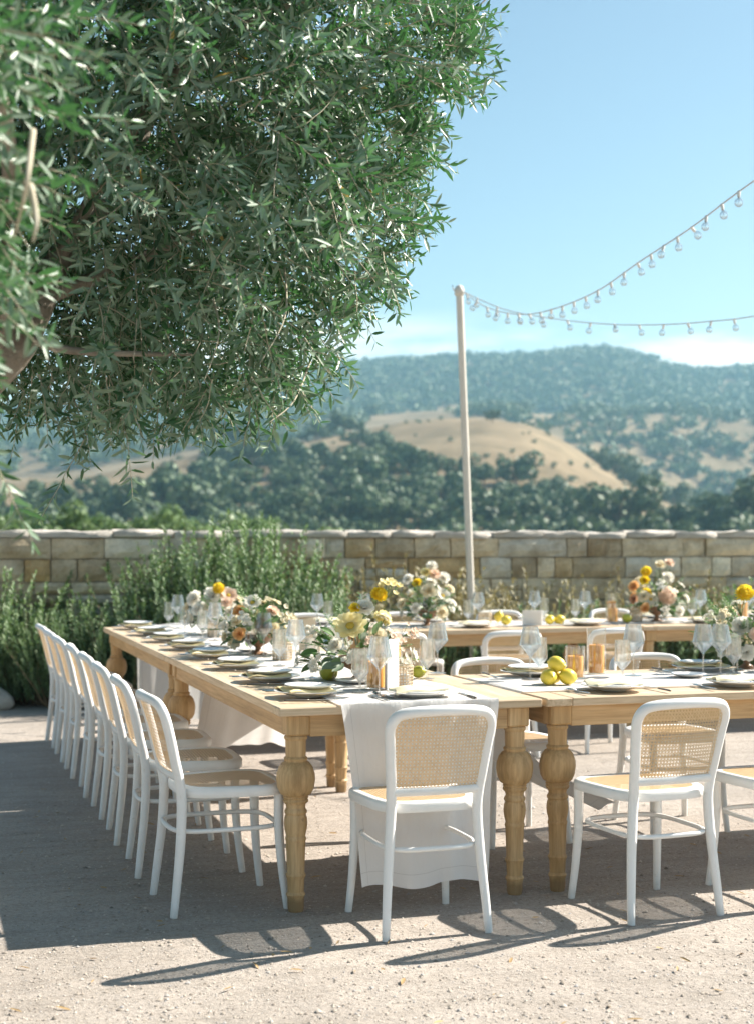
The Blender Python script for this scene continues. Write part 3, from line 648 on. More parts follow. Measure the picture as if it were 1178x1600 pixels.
def make_chair():
    t = thing('cane_chair', '', 'chair')
    side = [(.190, -.236, .0), (.182, -.222, .12), (.170, -.206, .27), (.160, -.200, .42)] + [(back_hw(z), back_y(back_hw(z), z), z) for z in (.50, .56, .63, .69, .73)]
    top = [(.177, back_y(.177, .76), .761), (.155, back_y(.155, .78), .782), (.112, back_y(.112, .79), .791), (.055, back_y(.055, .794), .7945)]
    pts = side + top + [(0, back_y(0, .795), .7955)] + [(-x, y, z) for x, y, z in reversed(side + top)]
    path = crom(pts, 4); rad = [float(np.interp(p[2], [0, .1, .3, .5, .85], [.0140, .0158, .0182, .0188, .0188])) for p in path]
    mb = MB().tube(path, rad, 10); obj('back_hoop', mb.mesh('back_hoop', M['white'], True, radians(60)), None, t)
    rail = [(x, back_y(x, .508) - .004, .508) for x in np.linspace(-.158, .158, 13)]
    obj('back_rail', MB().tube(rail, .0135, 8, flat=1.25).mesh('back_rail', M['white'], True, radians(60)), None, t)
    poly = [(-.156, .512), (.156, .512), (.167, .61), (.177, .71), (.171, .742), (.155, .764), (.115, .777), (-.115, .777), (-.155, .764), (-.171, .742), (-.177, .71), (-.167, .61)]
    obj('back_cane', weave(poly, lambda x, z, o_: (x, back_y(x, z) - .004 - o_, z)), None, t)
    # bent inner edge of the back
    q_ = crom([(x * 1.0, back_y(x, z) - .006, z) for x, z in poly], 2, True)
    mb = MB()
    oo, ii = seat_outline(0), seat_outline(.036); n = len(oo); rings = [(0, .428, -.004), (0, .434, 0), (0, .458, 0), (0, .464, -.005), (.010, .4675, 0), (.034, .4655, 0), (.036, .459, 0), (.036, .432, 0), (.03, .428, 0)]
    vs = []
    for ins, z_, dx in rings: vs += [(x, y, z_) for x, y in seat_outline(ins - dx)]
    m_ = len(rings); fs = [(k * n + i, k * n + (i + 1) % n, ((k + 1) % m_) * n + (i + 1) % n, ((k + 1) % m_) * n + i) for k in range(m_) for i in range(n)]
    obj('seat_frame', mb.add(vs, fs).mesh('seat_frame', M['white'], True, radians(50)), None, t)
    obj('seat_cane', weave(seat_outline(.030, 28), lambda x, y, o_: (x, y, .4635 + o_), w=.0023, gap=.0020), None, t)
    for s in (-1, 1):
        lp = crom([(s * .176, .166, .430), (s * .176, .166, .30), (s * .182, .176, .15), (s * .192, .194, 0)], 5)
        obj('leg', MB().tube(lp, [float(np.interp(p[2], [0, .2, .43], [.0135, .0165, .0190])) for p in lp], 10).mesh('front_leg', M['white'], True, radians(60)), None, t)
    ring = [((abs(cos(a)) ** .5) * (1 if cos(a) > 0 else -1) * .172, -.02 + (abs(sin(a)) ** .5) * (1 if sin(a) > 0 else -1) * .204, .305) for a in np.linspace(0, 2 * pi, 48, endpoint=False)]
    obj('stretcher_ring', MB().tube(ring, .0092, 8, closed=True).mesh('stretcher_ring', M['white'], True), None, t)
    return t
chair0 = make_chair(); first = [True]
def place_chair(u, v, rot, label, group):
    o = chair0 if first[0] else copy_tree(chair0); first[0] = False
    o.location = uv(u, v); o.rotation_euler = (0, 0, TH + rot); tag(o, label, 'chair', group); return o
ORD = ['first', 'second', 'third', 'fourth', 'fifth', 'sixth', 'seventh', 'eighth']
VS = [.33 + .648 * k for k in range(8)]
for k, v in enumerate(VS):
    place_chair(-.150 + random.uniform(-.012, .012), v + random.uniform(-.015, .015), -pi / 2 + random.uniform(-.055, .055),
                f'white cane chair, {ORD[k]} in the long row counted from the gravel end to the wall', 'cane chairs in a row along one table')
place_chair(.46, -.175, .01, 'white cane chair at the head of the table before the hanging runner', 'white cane chairs round the tables')
place_chair(1.345, -.225, .075, 'white cane chair facing the stacked lemons, its back to the open gravel', 'white cane chairs round the tables')
place_chair(1.955, -.20, .03, 'white cane chair beside the one facing the lemons, its back to open gravel', 'white cane chairs round the tables')
place_chair(1.37, 1.07, pi + .03, 'white cane chair across the table from the lemon side chair, partly behind lemons', 'white cane chairs round the tables')
place_chair(2.20, 1.09, pi - .04, 'white cane chair across the table behind the grassy yellow bouquet', 'white cane chairs round the tables')
for k, (u, v) in enumerate([(1.565, 3.62), (2.31, 3.58), (3.05, 3.62)]):
    place_chair(u, v, random.uniform(-.04, .04), f'white cane chair inside the square, {ORD[k]} from the row table along the wall table', 'white cane chairs round the tables')
for k, (u, v) in enumerate([(1.62, 5.42), (2.36, 5.40), (3.2, 5.43), (4.2, 5.42)]):
    place_chair(u, v, pi + random.uniform(-.05, .05), f'white cane chair between wall and its table, {ORD[k]} from the rosemary end', 'white cane chairs round the tables')

# ================================================================== TABLEWARE
PLATE = MB().lathe([(0, .004), (.045, .004), (.047, 0), (.052, 0), (.056, .005), (.085, .0085), (.105, .017), (.133, .0235), (.1345, .0255), (.132, .0265), (.104, .0205), (.084, .0125), (.05, .0095), (0, .0092)], 36).mesh('dinner_plate', M['ceramic'], True, radians(50))
def wob(me, a, seed):
    q = random.Random(seed); p1, p2 = q.uniform(0, 6), q.uniform(0, 6)
    for v_ in me.vertices:
        an = atan2(v_.co.y, v_.co.x); rr = sqrt(v_.co.x ** 2 + v_.co.y ** 2); k = 1 + a * (sin(3 * an + p1) + .6 * sin(5 * an + p2)); v_.co.x *= k; v_.co.y *= k; v_.co.z += a * .25 * rr * sin(2 * an + p2)
    return me
wob(PLATE, .008, 1)
SALAD = wob(MB().lathe([(0, .003), (.035, .003), (.037, 0), (.041, 0), (.045, .004), (.07, .007), (.098, .0165), (.0993, .0182), (.097, .0192), (.069, .010), (.04, .0072), (0, .007)], 36).mesh('salad_plate', M['painted'], True, radians(50)), .012, 2)
BREAD = wob(MB().lathe([(0, .003), (.03, .003), (.034, 0), (.06, .006), (.078, .014), (.077, .0158), (.058, .009), (0, .006)], 30).mesh('bread_plate', M['ceramic'], True, radians(50)), .01, 3)
def napkin_mesh(lx, ly, th, seed, mat, droop=0.0):
    q = random.Random(seed); p1, p2, p3 = q.uniform(0, 6), q.uniform(0, 6), q.uniform(0, 6); nx, ny = 15, 11; mb = MB()
    def top(a, c):
        x, y = (a - .5) * lx, (c - .5) * ly; e = min(a, 1 - a, c, 1 - c); rr = sqrt(x * x + y * y)
        return (x + .006 * sin(c * 7 + p1), y + .005 * sin(a * 6 + p2), th * (.55 + .45 * min(1, e * 9)) + .0045 * (1 + sin(a * 9 + c * 4 + p3)) + .004 * (1 + sin(c * 8 - a * 3 + p1)) - droop * max(0, rr - .085) ** 1.5 * 12)
    T = [top(i / (nx - 1), j / (ny - 1)) for j in range(ny) for i in range(nx)]; B = [(x, y, z_ - th * .8) for x, y, z_ in T]; n = nx * ny
    fs = [(j * nx + i, j * nx + i + 1, (j + 1) * nx + i + 1, (j + 1) * nx + i) for j in range(ny - 1) for i in range(nx - 1)]; fs += [tuple(n + k for k in reversed(f)) for f in fs]
    bd = [i for i in range(nx)] + [j * nx + nx - 1 for j in range(1, ny)] + [(ny - 1) * nx + i for i in range(nx - 2, -1, -1)] + [j * nx for j in range(ny - 2, 0, -1)]
    fs += [(bd[(i + 1) % len(bd)], bd[i], n + bd[i], n + bd[(i + 1) % len(bd)]) for i in range(len(bd))]
    return mb.add(T + B, fs).mesh('napkin', mat, True, radians(40))
NAP_U = [napkin_mesh(.215, .185, .006, 10 + k, M['napkin'], .0) for k in range(3)]
NAP_T = [napkin_mesh(.21, .12, .010, 20 + k, M['napkin_pale'], .05) for k in range(3)]
mb = MB(); mb.tube(crom([(0, -.105, .006), (0, -.06, .0065), (0, -.01, .006)], 4), [.0052, .0058, .0058, .0056, .0055, .0054, .005, .0045, .004], 8, flat=.7); KN_H = mb.mesh('knife_handle', M['handle'], True)
KN_B = MB().add([(-.003, -.012, .005), (.003, -.012, .005), (.009, .02, .0052), (.0095, .07, .0052), (.003, .108, .0052), (-.0035, .10, .0052), (-.004, .02, .0052),
                 (-.003, -.012, .0066), (.003, -.012, .0066), (.009, .02, .0058), (.0095, .07, .0058), (.003, .108, .0058), (-.0035, .10, .0066), (-.004, .02, .0068)],
                [(6, 5, 4, 3, 2, 1, 0), (7, 8, 9, 10, 11, 12, 13)] + [(i, (i + 1) % 7, 7 + (i + 1) % 7, 7 + i) for i in range(7)]).mesh('knife_blade', M['steel'])
mb = MB(); mb.tube(crom([(0, -.10, .0065), (0, -.05, .006), (0, 0, .005), (0, .035, .006)], 4), [.0055, .006, .006, .0055, .005, .0045, .004, .0035, .003, .003, .003, .0035, .004], 8, flat=.5)
mb.box((0, .048, .0066), (.022, .028, .0022), .001)
for k in range(4): mb.tube([(-.0088 + k * .0059, .06, .0066), (-.0088 + k * .0059, .085, .0085), (-.0085 + k * .0057, .105, .0072)], [.0019, .0017, .0011], 6)
FORK = mb.mesh('fork', M['steel'], True, radians(50))
mb = MB(); mb.tube(crom([(0, -.08, .006), (0, -.03, .0055), (0, .03, .005)], 4), [.005, .0055, .0055, .005, .0045, .004, .0035, .003, .003], 8, flat=.5)
mb.grid(7, 9, lambda a, c: ((a - .5) * .034 * sin(pi * min(1, max(.06, c * .94 + .03))) ** .6, .03 + .055 * c, .0035 + .020 * ((a - .5) ** 2 + (c - .5) ** 2) ** 1.0)); SPOON = mb.mesh('spoon', M['steel'], True)
WINE = MB().lathe([(0, .0035), (.01, .004), (.03, .0016), (.0385, .001), (.0385, 0), (.0, 0)][::-1] + [(.0, .0036)][:0], 28)
def glass_mesh(name, prof, n=28):
    return MB().lathe(prof, n).mesh(name, M['glass'], True, radians(28))
W_FOOT = [(.0, .0006), (.0390, .0006), (.0392, .0022), (.022, .0038), (.007, .0062), (.0040, .011)]
WINE = glass_mesh('wine_glass', W_FOOT + [(.0034, .03), (.0034, .088), (.0048, .097), (.009, .1045), (.0472, .1465), (.0490, .1515), (.0475, .157), (.0335, .2290), (.0329, .2300), (.0322, .2288), (.0462, .157), (.0478, .1515), (.0460, .1475), (.008, .1062), (.0, .1045)])
SHORT = glass_mesh('short_glass', [(.0, .0006), (.0330, .0006), (.0332, .0022), (.018, .0036), (.006, .007), (.0045, .014), (.0044, .040), (.007, .047), (.0348, .0805), (.0362, .0855), (.0358, .092), (.0322, .1745), (.0317, .1753), (.0312, .1743), (.0346, .092), (.0350, .086), (.0338, .0818), (.006, .0485), (0, .047)])
cnt = [0]
def setting(u, v, face, where, on_top=False, wg=None, sg=None, extra_fork=True, lift=0.0):
    """face: turn of the setting about z, local +y points from the guest into the table"""
    cnt[0] += 1; q = random.Random(cnt[0] * 13); rz = TH + face; c = uv(u, v, 0); ca, sa = cos(rz), sin(rz)
    def L2(x, y, z): return (c.x + x * ca - y * sa, c.y + x * sa + y * ca, z)
    z0 = TZ + .0045
    p = obj('dinner_plate', PLATE, None, None, L2(0, 0, z0), (0, 0, q.uniform(0, 6))); tag(p, f'ivory dinner plate, {where}', 'plate', 'plates laid on the tables')
    if on_top:
        s_ = obj('salad_plate', SALAD, None, None, L2(0, 0, z0 + .0098), (0, 0, q.uniform(0, 6))); tag(s_, f'blue patterned salad plate, {where}', 'plate', 'plates laid on the tables')
        n_ = obj('napkin', NAP_T[cnt[0] % 3], None, None, L2(-.01, -.005, z0 + .0225), (0, 0, rz + q.uniform(-.15, .15))); tag(n_, f'folded cream napkin on its plate, {where}', 'napkin', 'napkins on the plates')
    else:
        n_ = obj('napkin', NAP_U[cnt[0] % 3], None, None, L2(.0, -.012, z0 + .0165), (0, 0, rz + q.uniform(-.12, .12))); tag(n_, f'butter yellow napkin between two plates, {where}', 'napkin', 'napkins on the plates')
        s_ = obj('salad_plate', SALAD, None, None, L2(.004, .004, z0 + .029), (q.uniform(-.03, .03), q.uniform(-.03, .03), q.uniform(0, 6))); tag(s_, f'blue patterned salad plate, {where}', 'plate', 'plates laid on the tables')
    k = thing('table_knife', f'table knife with dark handle, {where}', 'knife', L2(.178, -.035, TZ + .0045), rz + q.uniform(-.06, .06), 'cutlery beside the plates'); obj('handle', KN_H, None, k); obj('blade', KN_B, None, k)
    f = obj('table_fork', FORK, None, None, L2(-.172, -.03, TZ + .0045), (0, 0, rz + q.uniform(-.06, .06))); tag(f, f'steel fork, {where}', 'fork', 'cutlery beside the plates')
    if extra_fork:
        f = obj('salad_fork', FORK, None, None, L2(-.205, -.045, TZ + .0045), (0, 0, rz + q.uniform(-.05, .05)), (.9, .9, .9)); tag(f, f'smaller outer steel fork, {where}', 'fork', 'cutlery beside the plates')
    for nm, me, dflt, lab, g_ in (('wine_glass', WINE, wg, 'tall angular clear wine glass', 'wine glasses on the tables'), ('water_glass', SHORT, sg, 'short stemmed clear water glass', 'water glasses on the tables')):
        if dflt is None: continue
        loc = L2(dflt[0], dflt[1], TZ + .0065) if isinstance(dflt, tuple) else (dflt.x, dflt.y, TZ + .0065)
        o = obj(nm, me, None, None, loc, (0, 0, q.uniform(0, 1))); tag(o, f'{lab}, {where}', 'glass', g_)
for k in range(8):
    setting(.195, VS[k] + random.uniform(-.01, .01), -pi / 2, f'{ORD[k]} chair row setting counted from the gravel end', False, (.075 + random.uniform(-.01, .01), .265), (-.045, .215 + random.uniform(-.015, .015)))
def Gt(px, py): return G(px, py, TZ)
setting(.60, .165, 0, 'head setting above the hanging runner', True, Gt(683, 1054), Gt(667, 1063), False)
setting(1.43, .175, 0, 'setting next to the stacked lemons', True, Gt(989, 1058), Gt(972, 1066), False)
setting(2.00, .175, 0, 'setting below the grassy yellow bouquet', True, Gt(1098, 1058), Gt(1151, 1050), False)
setting(1.36, .85, pi, 'setting behind the stacked lemons', False, Gt(828, 1064), Gt(842, 1060), False)
setting(2.22, .85, pi, 'setting behind the grassy yellow bouquet', False, (.05, .26), (-.04, .22), False)
for k, u in enumerate([1.62, 2.47, 3.31, 4.27]):
    setting(u, BV + .2, 0, f'{ORD[k]} inner setting along the wall table', True, (.12, .27), (.03, .24), False)
for k, u in enumerate([1.55, 2.36, 3.2, 4.2, 5.0]):
    setting(u, BV + TW - .2, pi, f'{ORD[k]} wall side setting along the wall table', True, (.12, .25), (.03, .22), False)
o = obj('teaspoon', SPOON, None, None, Gt(599, 1091), (0, 0, TH + .2)); o.location.z = TZ + .007; tag(o, 'small steel spoon on the runner near the head setting', 'spoon')
for px, py, lb in ((391, 1020, 'small ivory bread plate beside the greenery bouquet on the row table'), (344, 1013, 'small ivory bread plate between glasses and the rust flower bouquet'), (555, 1070, 'small ivory bread plate under the butter yellow bouquet'), (1075, 1060, 'small ivory bread plate beside the grassy yellow bouquet')):
    o = obj('bread_plate', BREAD, None, None, Gt(px, py)); o.location.z = TZ + .008; tag(o, lb, 'plate', 'plates laid on the tables')

# candles in glass cylinders
def candle(loc, gh, ch, label, r_=.044):
    t = thing('pillar_candle_holder', label, 'candle', (loc.x, loc.y, TZ + .007), 0, 'orange candles in glass cylinders')
    gl = MB().lathe([(0, 0), (r_, 0), (r_, gh), (r_ - .0012, gh + .001), (r_ - .0025, gh), (r_ - .0025, .005), (0, .005)], 30); obj('glass_cylinder', gl.mesh('glass_cylinder', M['glass_thin'], True, radians(35)), None, t)
    rc = r_ - .0085; cd = MB().lathe([(0, .0055), (rc, .0055), (rc, .0055 + ch - .006), (rc - .003, .0055 + ch), (rc - .012, ch - .001), (.004, ch - .004), (0, ch - .004)], 26)
    c = obj('candle', cd.mesh('candle', M['wax'], True, radians(45)), None, t); obj('wick', MB().tube([(0, 0, ch - .006), (.001, 0, ch + .004), (.004, .001, ch + .011)], .0011, 6).mesh('wick', M['wick']), None, c)
candle(Gt(587, 1078), .150, .105, 'short orange candle in glass beside the white standing card')
candle(Gt(613, 1060), .215, .135, 'tall glass with orange candle behind the white standing card')
candle(Gt(898, 1062), .140, .092, 'short orange candle in glass touching the stacked lemons')
candle(Gt(931, 1055), .205, .125, 'tall orange candle in glass standing next to the lemon side candle')
candle(uv(3.63, BV + .42), .135, .095, 'short orange candle on the wall table beside a lime')
candle(uv(3.70, BV + .58), .205, .140, 'tall orange candle on the wall table beside the dahlia bouquet')
candle(uv(4.80, BV + .55), .205, .125, 'tall orange candle on the far wall table past the dahlia bouquet')
def woven(loc, label, h=.115, r_=.046):
    t = thing('woven_votive', label, 'votive', (loc.x, loc.y, TZ + .007), random.uniform(0, 1), 'woven votive glasses')
    obj('glass_cup', MB().lathe([(0, 0), (r_ - .004, 0), (r_ - .004, h), (r_ - .006, h), (r_ - .006, .004), (0, .004)], 24).mesh('glass_cup', M['glass_thin'], True, radians(35)), None, t)
    mb = MB(); n = 22; hh = h * .74
    for i in range(n):
        a = 2 * pi * i / n; mb.tube([(r_ * cos(a), r_ * sin(a), .001), ((r_ + .001) * cos(a), (r_ + .001) * sin(a), hh / 2), (r_ * cos(a), r_ * sin(a), hh)], .0016, 5)
    for k in range(7):
        z_ = .004 + (hh - .006) * k / 6; mb.tube([((r_ + .0012 * (1 if (i + k) % 2 else -1)) * cos(2 * pi * i / 44), (r_ + .0012 * (1 if (i + k) % 2 else -1)) * sin(2 * pi * i / 44), z_) for i in range(44)], .0019 if k not in (0, 6) else .0032, 5, closed=True)
    obj('rattan_weave', mb.mesh('rattan_weave', M['rattan'], True), None, t)
    obj('candle', MB().lathe([(0, .005), (.034, .005), (.034, .045), (.030, .048), (0, .046)], 20).mesh('votive_candle', M['ceramic'], True, radians(40)), None, t)
woven(Gt(627, 1074), 'woven rattan votive glass beside the white standing card')
woven(Gt(442, 1033), 'woven rattan votive glass beside the rust flower bouquet', .12, .048)
woven(Gt(337, 997), 'woven rattan votive glass beside the white rose bouquet')
woven(uv(3.83, BV + .44), 'woven rattan votive glass on the wall table by the dahlia bouquet')
woven(uv(2.62, BV + .42), 'woven rattan votive glass on the wall table by the compote bouquet')
def card(loc, w, h, rz, label, mat, ang=.55, lean=0):
    mb = MB(); th = .0012
    for s in (-1, 1):
        d = Vector((cos(ang / 2) * 1, s * sin(ang / 2), 0)); n_ = Vector((-d.y, d.x, 0)) * th / 2 * s
        a, b_ = Vector((0, 0, 0)), d * w
        vs = [a - n_, b_ - n_, b_ + n_, a + n_]; vs = vs + [p + Vector((0, 0, h)) for p in vs]
        mb.add(vs, [(3, 2, 1, 0), (4, 5, 6, 7), (0, 1, 5, 4), (1, 2, 6, 5), (2, 3, 7, 6), (3, 0, 4, 7)])
    o = obj('standing_card', mb.mesh('standing_card', mat), None, None, (loc.x, loc.y, TZ + .0075), (0, 0, rz)); tag(o, label, 'card', 'cards standing on the tables')
card(Gt(605, 1082), .075, .205, radians(75), 'tall white folded card standing beside the woven votive and short candle', M['paper'], .8)
card(Gt(468, 1018), .09, .17, radians(20), 'beige folded card standing behind the rust flower bouquet', M['paper_kraft'], .5)
card(uv(2.86, BV + .30), .145, .105, radians(-18), 'wide white folded card standing on the wall table by two lemons', M['paper'], .35)

# lemons
def lemon_mesh(seed, mat):
    q = random.Random(seed); prof = [(0, -.047), (.004, -.0455), (.007, -.042), (.012, -.038), (.022, -.030), (.030, -.018), (.0335, -.004), (.0335, .008), (.029, .022), (.020, .033), (.011, .039), (.0065, .042), (.005, .0455), (0, .0465)]
    me = MB().lathe(prof, 20).mesh('lemon', mat, True)
    for v_ in me.vertices:
        k = 1 + .03 * sin(v_.co.z * 90 + seed) + .025 * sin(atan2(v_.co.y, v_.co.x) * 2 + seed); v_.co.x *= k; v_.co.y *= k
    return me
LM = [lemon_mesh(k, M['lemon']) for k in range(4)]; LMG = lemon_mesh(9, M['lime'])
def lemon(loc, z_, rx, rz, label, me, sc=1.0, grp='lemons on the tables', cat='lemon'):
    o = obj('lemon', me, None, None, (loc.x, loc.y, z_), (rx, 0, rz), (sc, sc, sc)); tag(o, label, cat, grp)
zl = TZ + .006 + .0335
LB = G(870, 1057, zl)
d_ = uv(1, 0) - uv(0, 0); e_ = uv(0, 1) - uv(0, 0)
lemon(LB - d_ * .046 - e_ * .012, zl, 1.5, .35, 'yellow lemon in front pile, resting nearest the wine glass', LM[0])
lemon(LB + d_ * .040 - e_ * .020, zl, 1.35, -1.1, 'yellow lemon in front pile, resting nearest the short candle', LM[1])
lemon(LB + e_ * .045, zl, 1.5, 1.2, 'yellow lemon at the back of the pile beneath the topmost lemon', LM[2])
lemon(LB + e_ * .004 - d_ * .002, zl + .052, 1.75, .9, 'topmost yellow lemon resting on the pile of lemons', LM[3])
lemon(Gt(514, 1064), zl, 1.3, .4, 'green tinged lemon tucked under the butter yellow bouquet', LMG, 1.15)
lemon(Gt(653, 1062), zl - .005, 1.5, 1.4, 'small green lemon between woven votive and water glass', LMG, .8)
p = uv(3.08, BV + .32); lemon(p, zl, 1.5, .3, 'lemon beside the wide white card, the one touching its edge', LM[0]); lemon(p + d_ * .075, zl, 1.4, 1.5, 'lemon beside the wide white card, the one nearer the candles', LM[1])
lemon(uv(3.70, BV + .33), zl, 1.5, .6, 'green lemon in front of the tall candle on the wall table', LMG)
lemon(uv(2.76, BV + .50), zl + .02, .3, .6, 'lemon standing upright behind a plate on the wall table', LM[2]); lemon(uv(2.76, BV + .36), zl, 1.5, 2.2, 'lemon lying by the third inner plate of the wall table', LM[3])

# ------------------------------------------------------------------ flowers
def petal_verts(mb, base, ang, tilt, ln, wd, curl, mi=0, nu=4, nv=4, cup=.25):
    ca, sa = cos(ang), sin(ang)
    def fn(a, c):
        w = (a - .5) * wd * (sin(pi * min(.97, .18 + .72 * c)) ** .7); t_ = tilt + curl * c; r_ = ln * c
        y = r_ * cos(tilt + curl * c * .5); z_ = r_ * sin(tilt + curl * c * .5) + cup * abs(a - .5) * wd * 1.2
        return (base[0] + y * ca - w * sa, base[1] + y * sa + w * ca, base[2] + z_)
    mb.grid(nu, nv, fn, mi)
def rose(seed, mats, open_=.5):
    q = random.Random(seed); mb = MB()
    for lay, (n, tilt, ln, wd) in enumerate([(6, .25, 1.0, 1.05), (6, .6, .92, .95), (5, .95, .78, .85), (5, 1.2, .62, .7), (4, 1.38, .5, .5)]):
        for k in range(n): petal_verts(mb, (0, 0, -.12 + lay * .02), 2 * pi * k / n + lay * .5 + q.uniform(-.15, .15), tilt * (1.15 - open_ * .35), ln * q.uniform(.9, 1.05), wd, -.35 + .15 * lay + q.uniform(-.1, .1), 0)
    mb.tube([(0, 0, -.15), (.05, 0, -.8), (.0, .05, -1.5)], [.07, .05, .05], 5, 1); return mb.mesh('rose', mats, True)
def ball(seed, mats, n=110):
    q = random.Random(seed); mb = MB()
    for k in range(n):
        z_ = 1 - 1.35 * (k + .5) / n; a = k * 2.39996; r_ = sqrt(max(0, 1 - z_ * z_)); el = math.asin(max(-1, min(1, z_)))
        petal_verts(mb, (.55 * r_ * cos(a), .55 * r_ * sin(a), .5 * z_), a, el * .9 + q.uniform(-.15, .15), .5 * q.uniform(.85, 1.1), .34, .35, 0, 3, 3, .3)
    mb.lathe([(.62, -.1), (.66, .2), (.52, .52), (.28, .72), (0, .78)], 14); mb.tube([(0, 0, -.2), (.04, 0, -.9), (0, .05, -1.6)], [.07, .05, .05], 5, 1); return mb.mesh('ball_flower', mats, True)
def open_flower(seed, mats, n=9):
    q = random.Random(seed); mb = MB()
    for lay, (tl, ln) in enumerate([(.12, 1.0), (.38, .88)]):
        for k in range(n): petal_verts(mb, (.1 * cos(2 * pi * k / n), .1 * sin(2 * pi * k / n), lay * .04), 2 * pi * k / n + lay * .35 + q.uniform(-.1, .1), tl + q.uniform(-.08, .08), ln * q.uniform(.88, 1.05), .72, .2, 0, 4, 4, .2)
    mb.lathe([(.30, .05), (.28, .16), (.16, .24), (0, .26)], 10, mi=2)
    mb.tube([(0, 0, 0), (.05, 0, -.8), (0, .05, -1.5)], [.06, .05, .05], 5, 1); return mb.mesh('open_flower', mats, True)
def cluster(seed, mats, n=16):
    q = random.Random(seed); mb = MB()
    for k in range(n):
        a = q.uniform(0, 6.28); r_ = sqrt(q.random()) * .8; c = (r_ * cos(a), r_ * sin(a), .5 * sqrt(1 - r_ * r_) + q.uniform(-.1, .1))
        for j in range(5): petal_verts(mb, c, j * 1.2566 + a, .35, .26, .26, .2, 0, 3, 3, .1)
        mb.tube([c, (c[0] * .4, c[1] * .4, -.3), (0, 0, -1.0)], .025, 3, 1)
    return mb.mesh('cluster_flower', mats, True)
FL = {}
for cn in ('white', 'cream', 'blush', 'yellow', 'orange', 'rust', 'butter'):
    ms = [M['p_' + cn], M['stem'], M['centre_dark'] if cn in ('rust',) else M['centre']]
    FL[cn] = {'rose': [rose(3, ms, .5), rose(8, ms, .8)], 'ball': [ball(5, ms)], 'open': [open_flower(4, ms)], 'cluster': [cluster(6, ms), cluster(7, ms)]}
LEAFM = {}
for nm, mt, asp in (('green', M['fl_leaf'], .5), ('grey', M['fl_leaf_grey'], .62)):
    mb = MB(); mb.grid(5, 7, lambda a, c: ((a - .5) * asp * sin(pi * min(.985, .06 + .92 * c)) ** .75, c, .10 * sin(c * 2.4) + .35 * abs(a - .5) * asp)); LEAFM[nm] = mb.mesh('bouquet_leaf', mt, True)
mb = MB(); mb.tube([(0, 0, 0), (.03, .3, .10), (.0, .65, .10), (-.03, 1.0, .02)], [.012, .010, .008, .005], 4, 1)
for k in range(9):
    for s in (-1, 1):
        c = .12 + k * .1; ln = .2 * (1.1 - c * .5)
        mb.add([(0, c, .09), (s * ln * .5, c + ln * .25, .12), (s * ln, c + ln * .7, .09), (s * ln * .45, c + ln * .6, .10)], [(0, 1, 2, 3)] if s < 0 else [(0, 3, 2, 1)])
SPRIG = mb.mesh('sprig', [M['fl_leaf'], M['stem']], True)
BOWL = MB().lathe([(0, 0), (.048, 0), (.050, .004), (.030, .010), (.016, .022), (.015, .036), (.026, .046), (.055, .060), (.075, .085), (.080, .106), (.077, .107), (.070, .086), (.05, .066), (0, .058)], 28).mesh('footed_bowl', M['bowl'], True, radians(50))
from mathutils import Euler
def aim(d, roll):
    d = Vector(d).normalized(); qd = d.to_track_quat('Z', 'Y'); return (qd @ Euler((0, 0, roll)).to_quaternion()).to_euler()
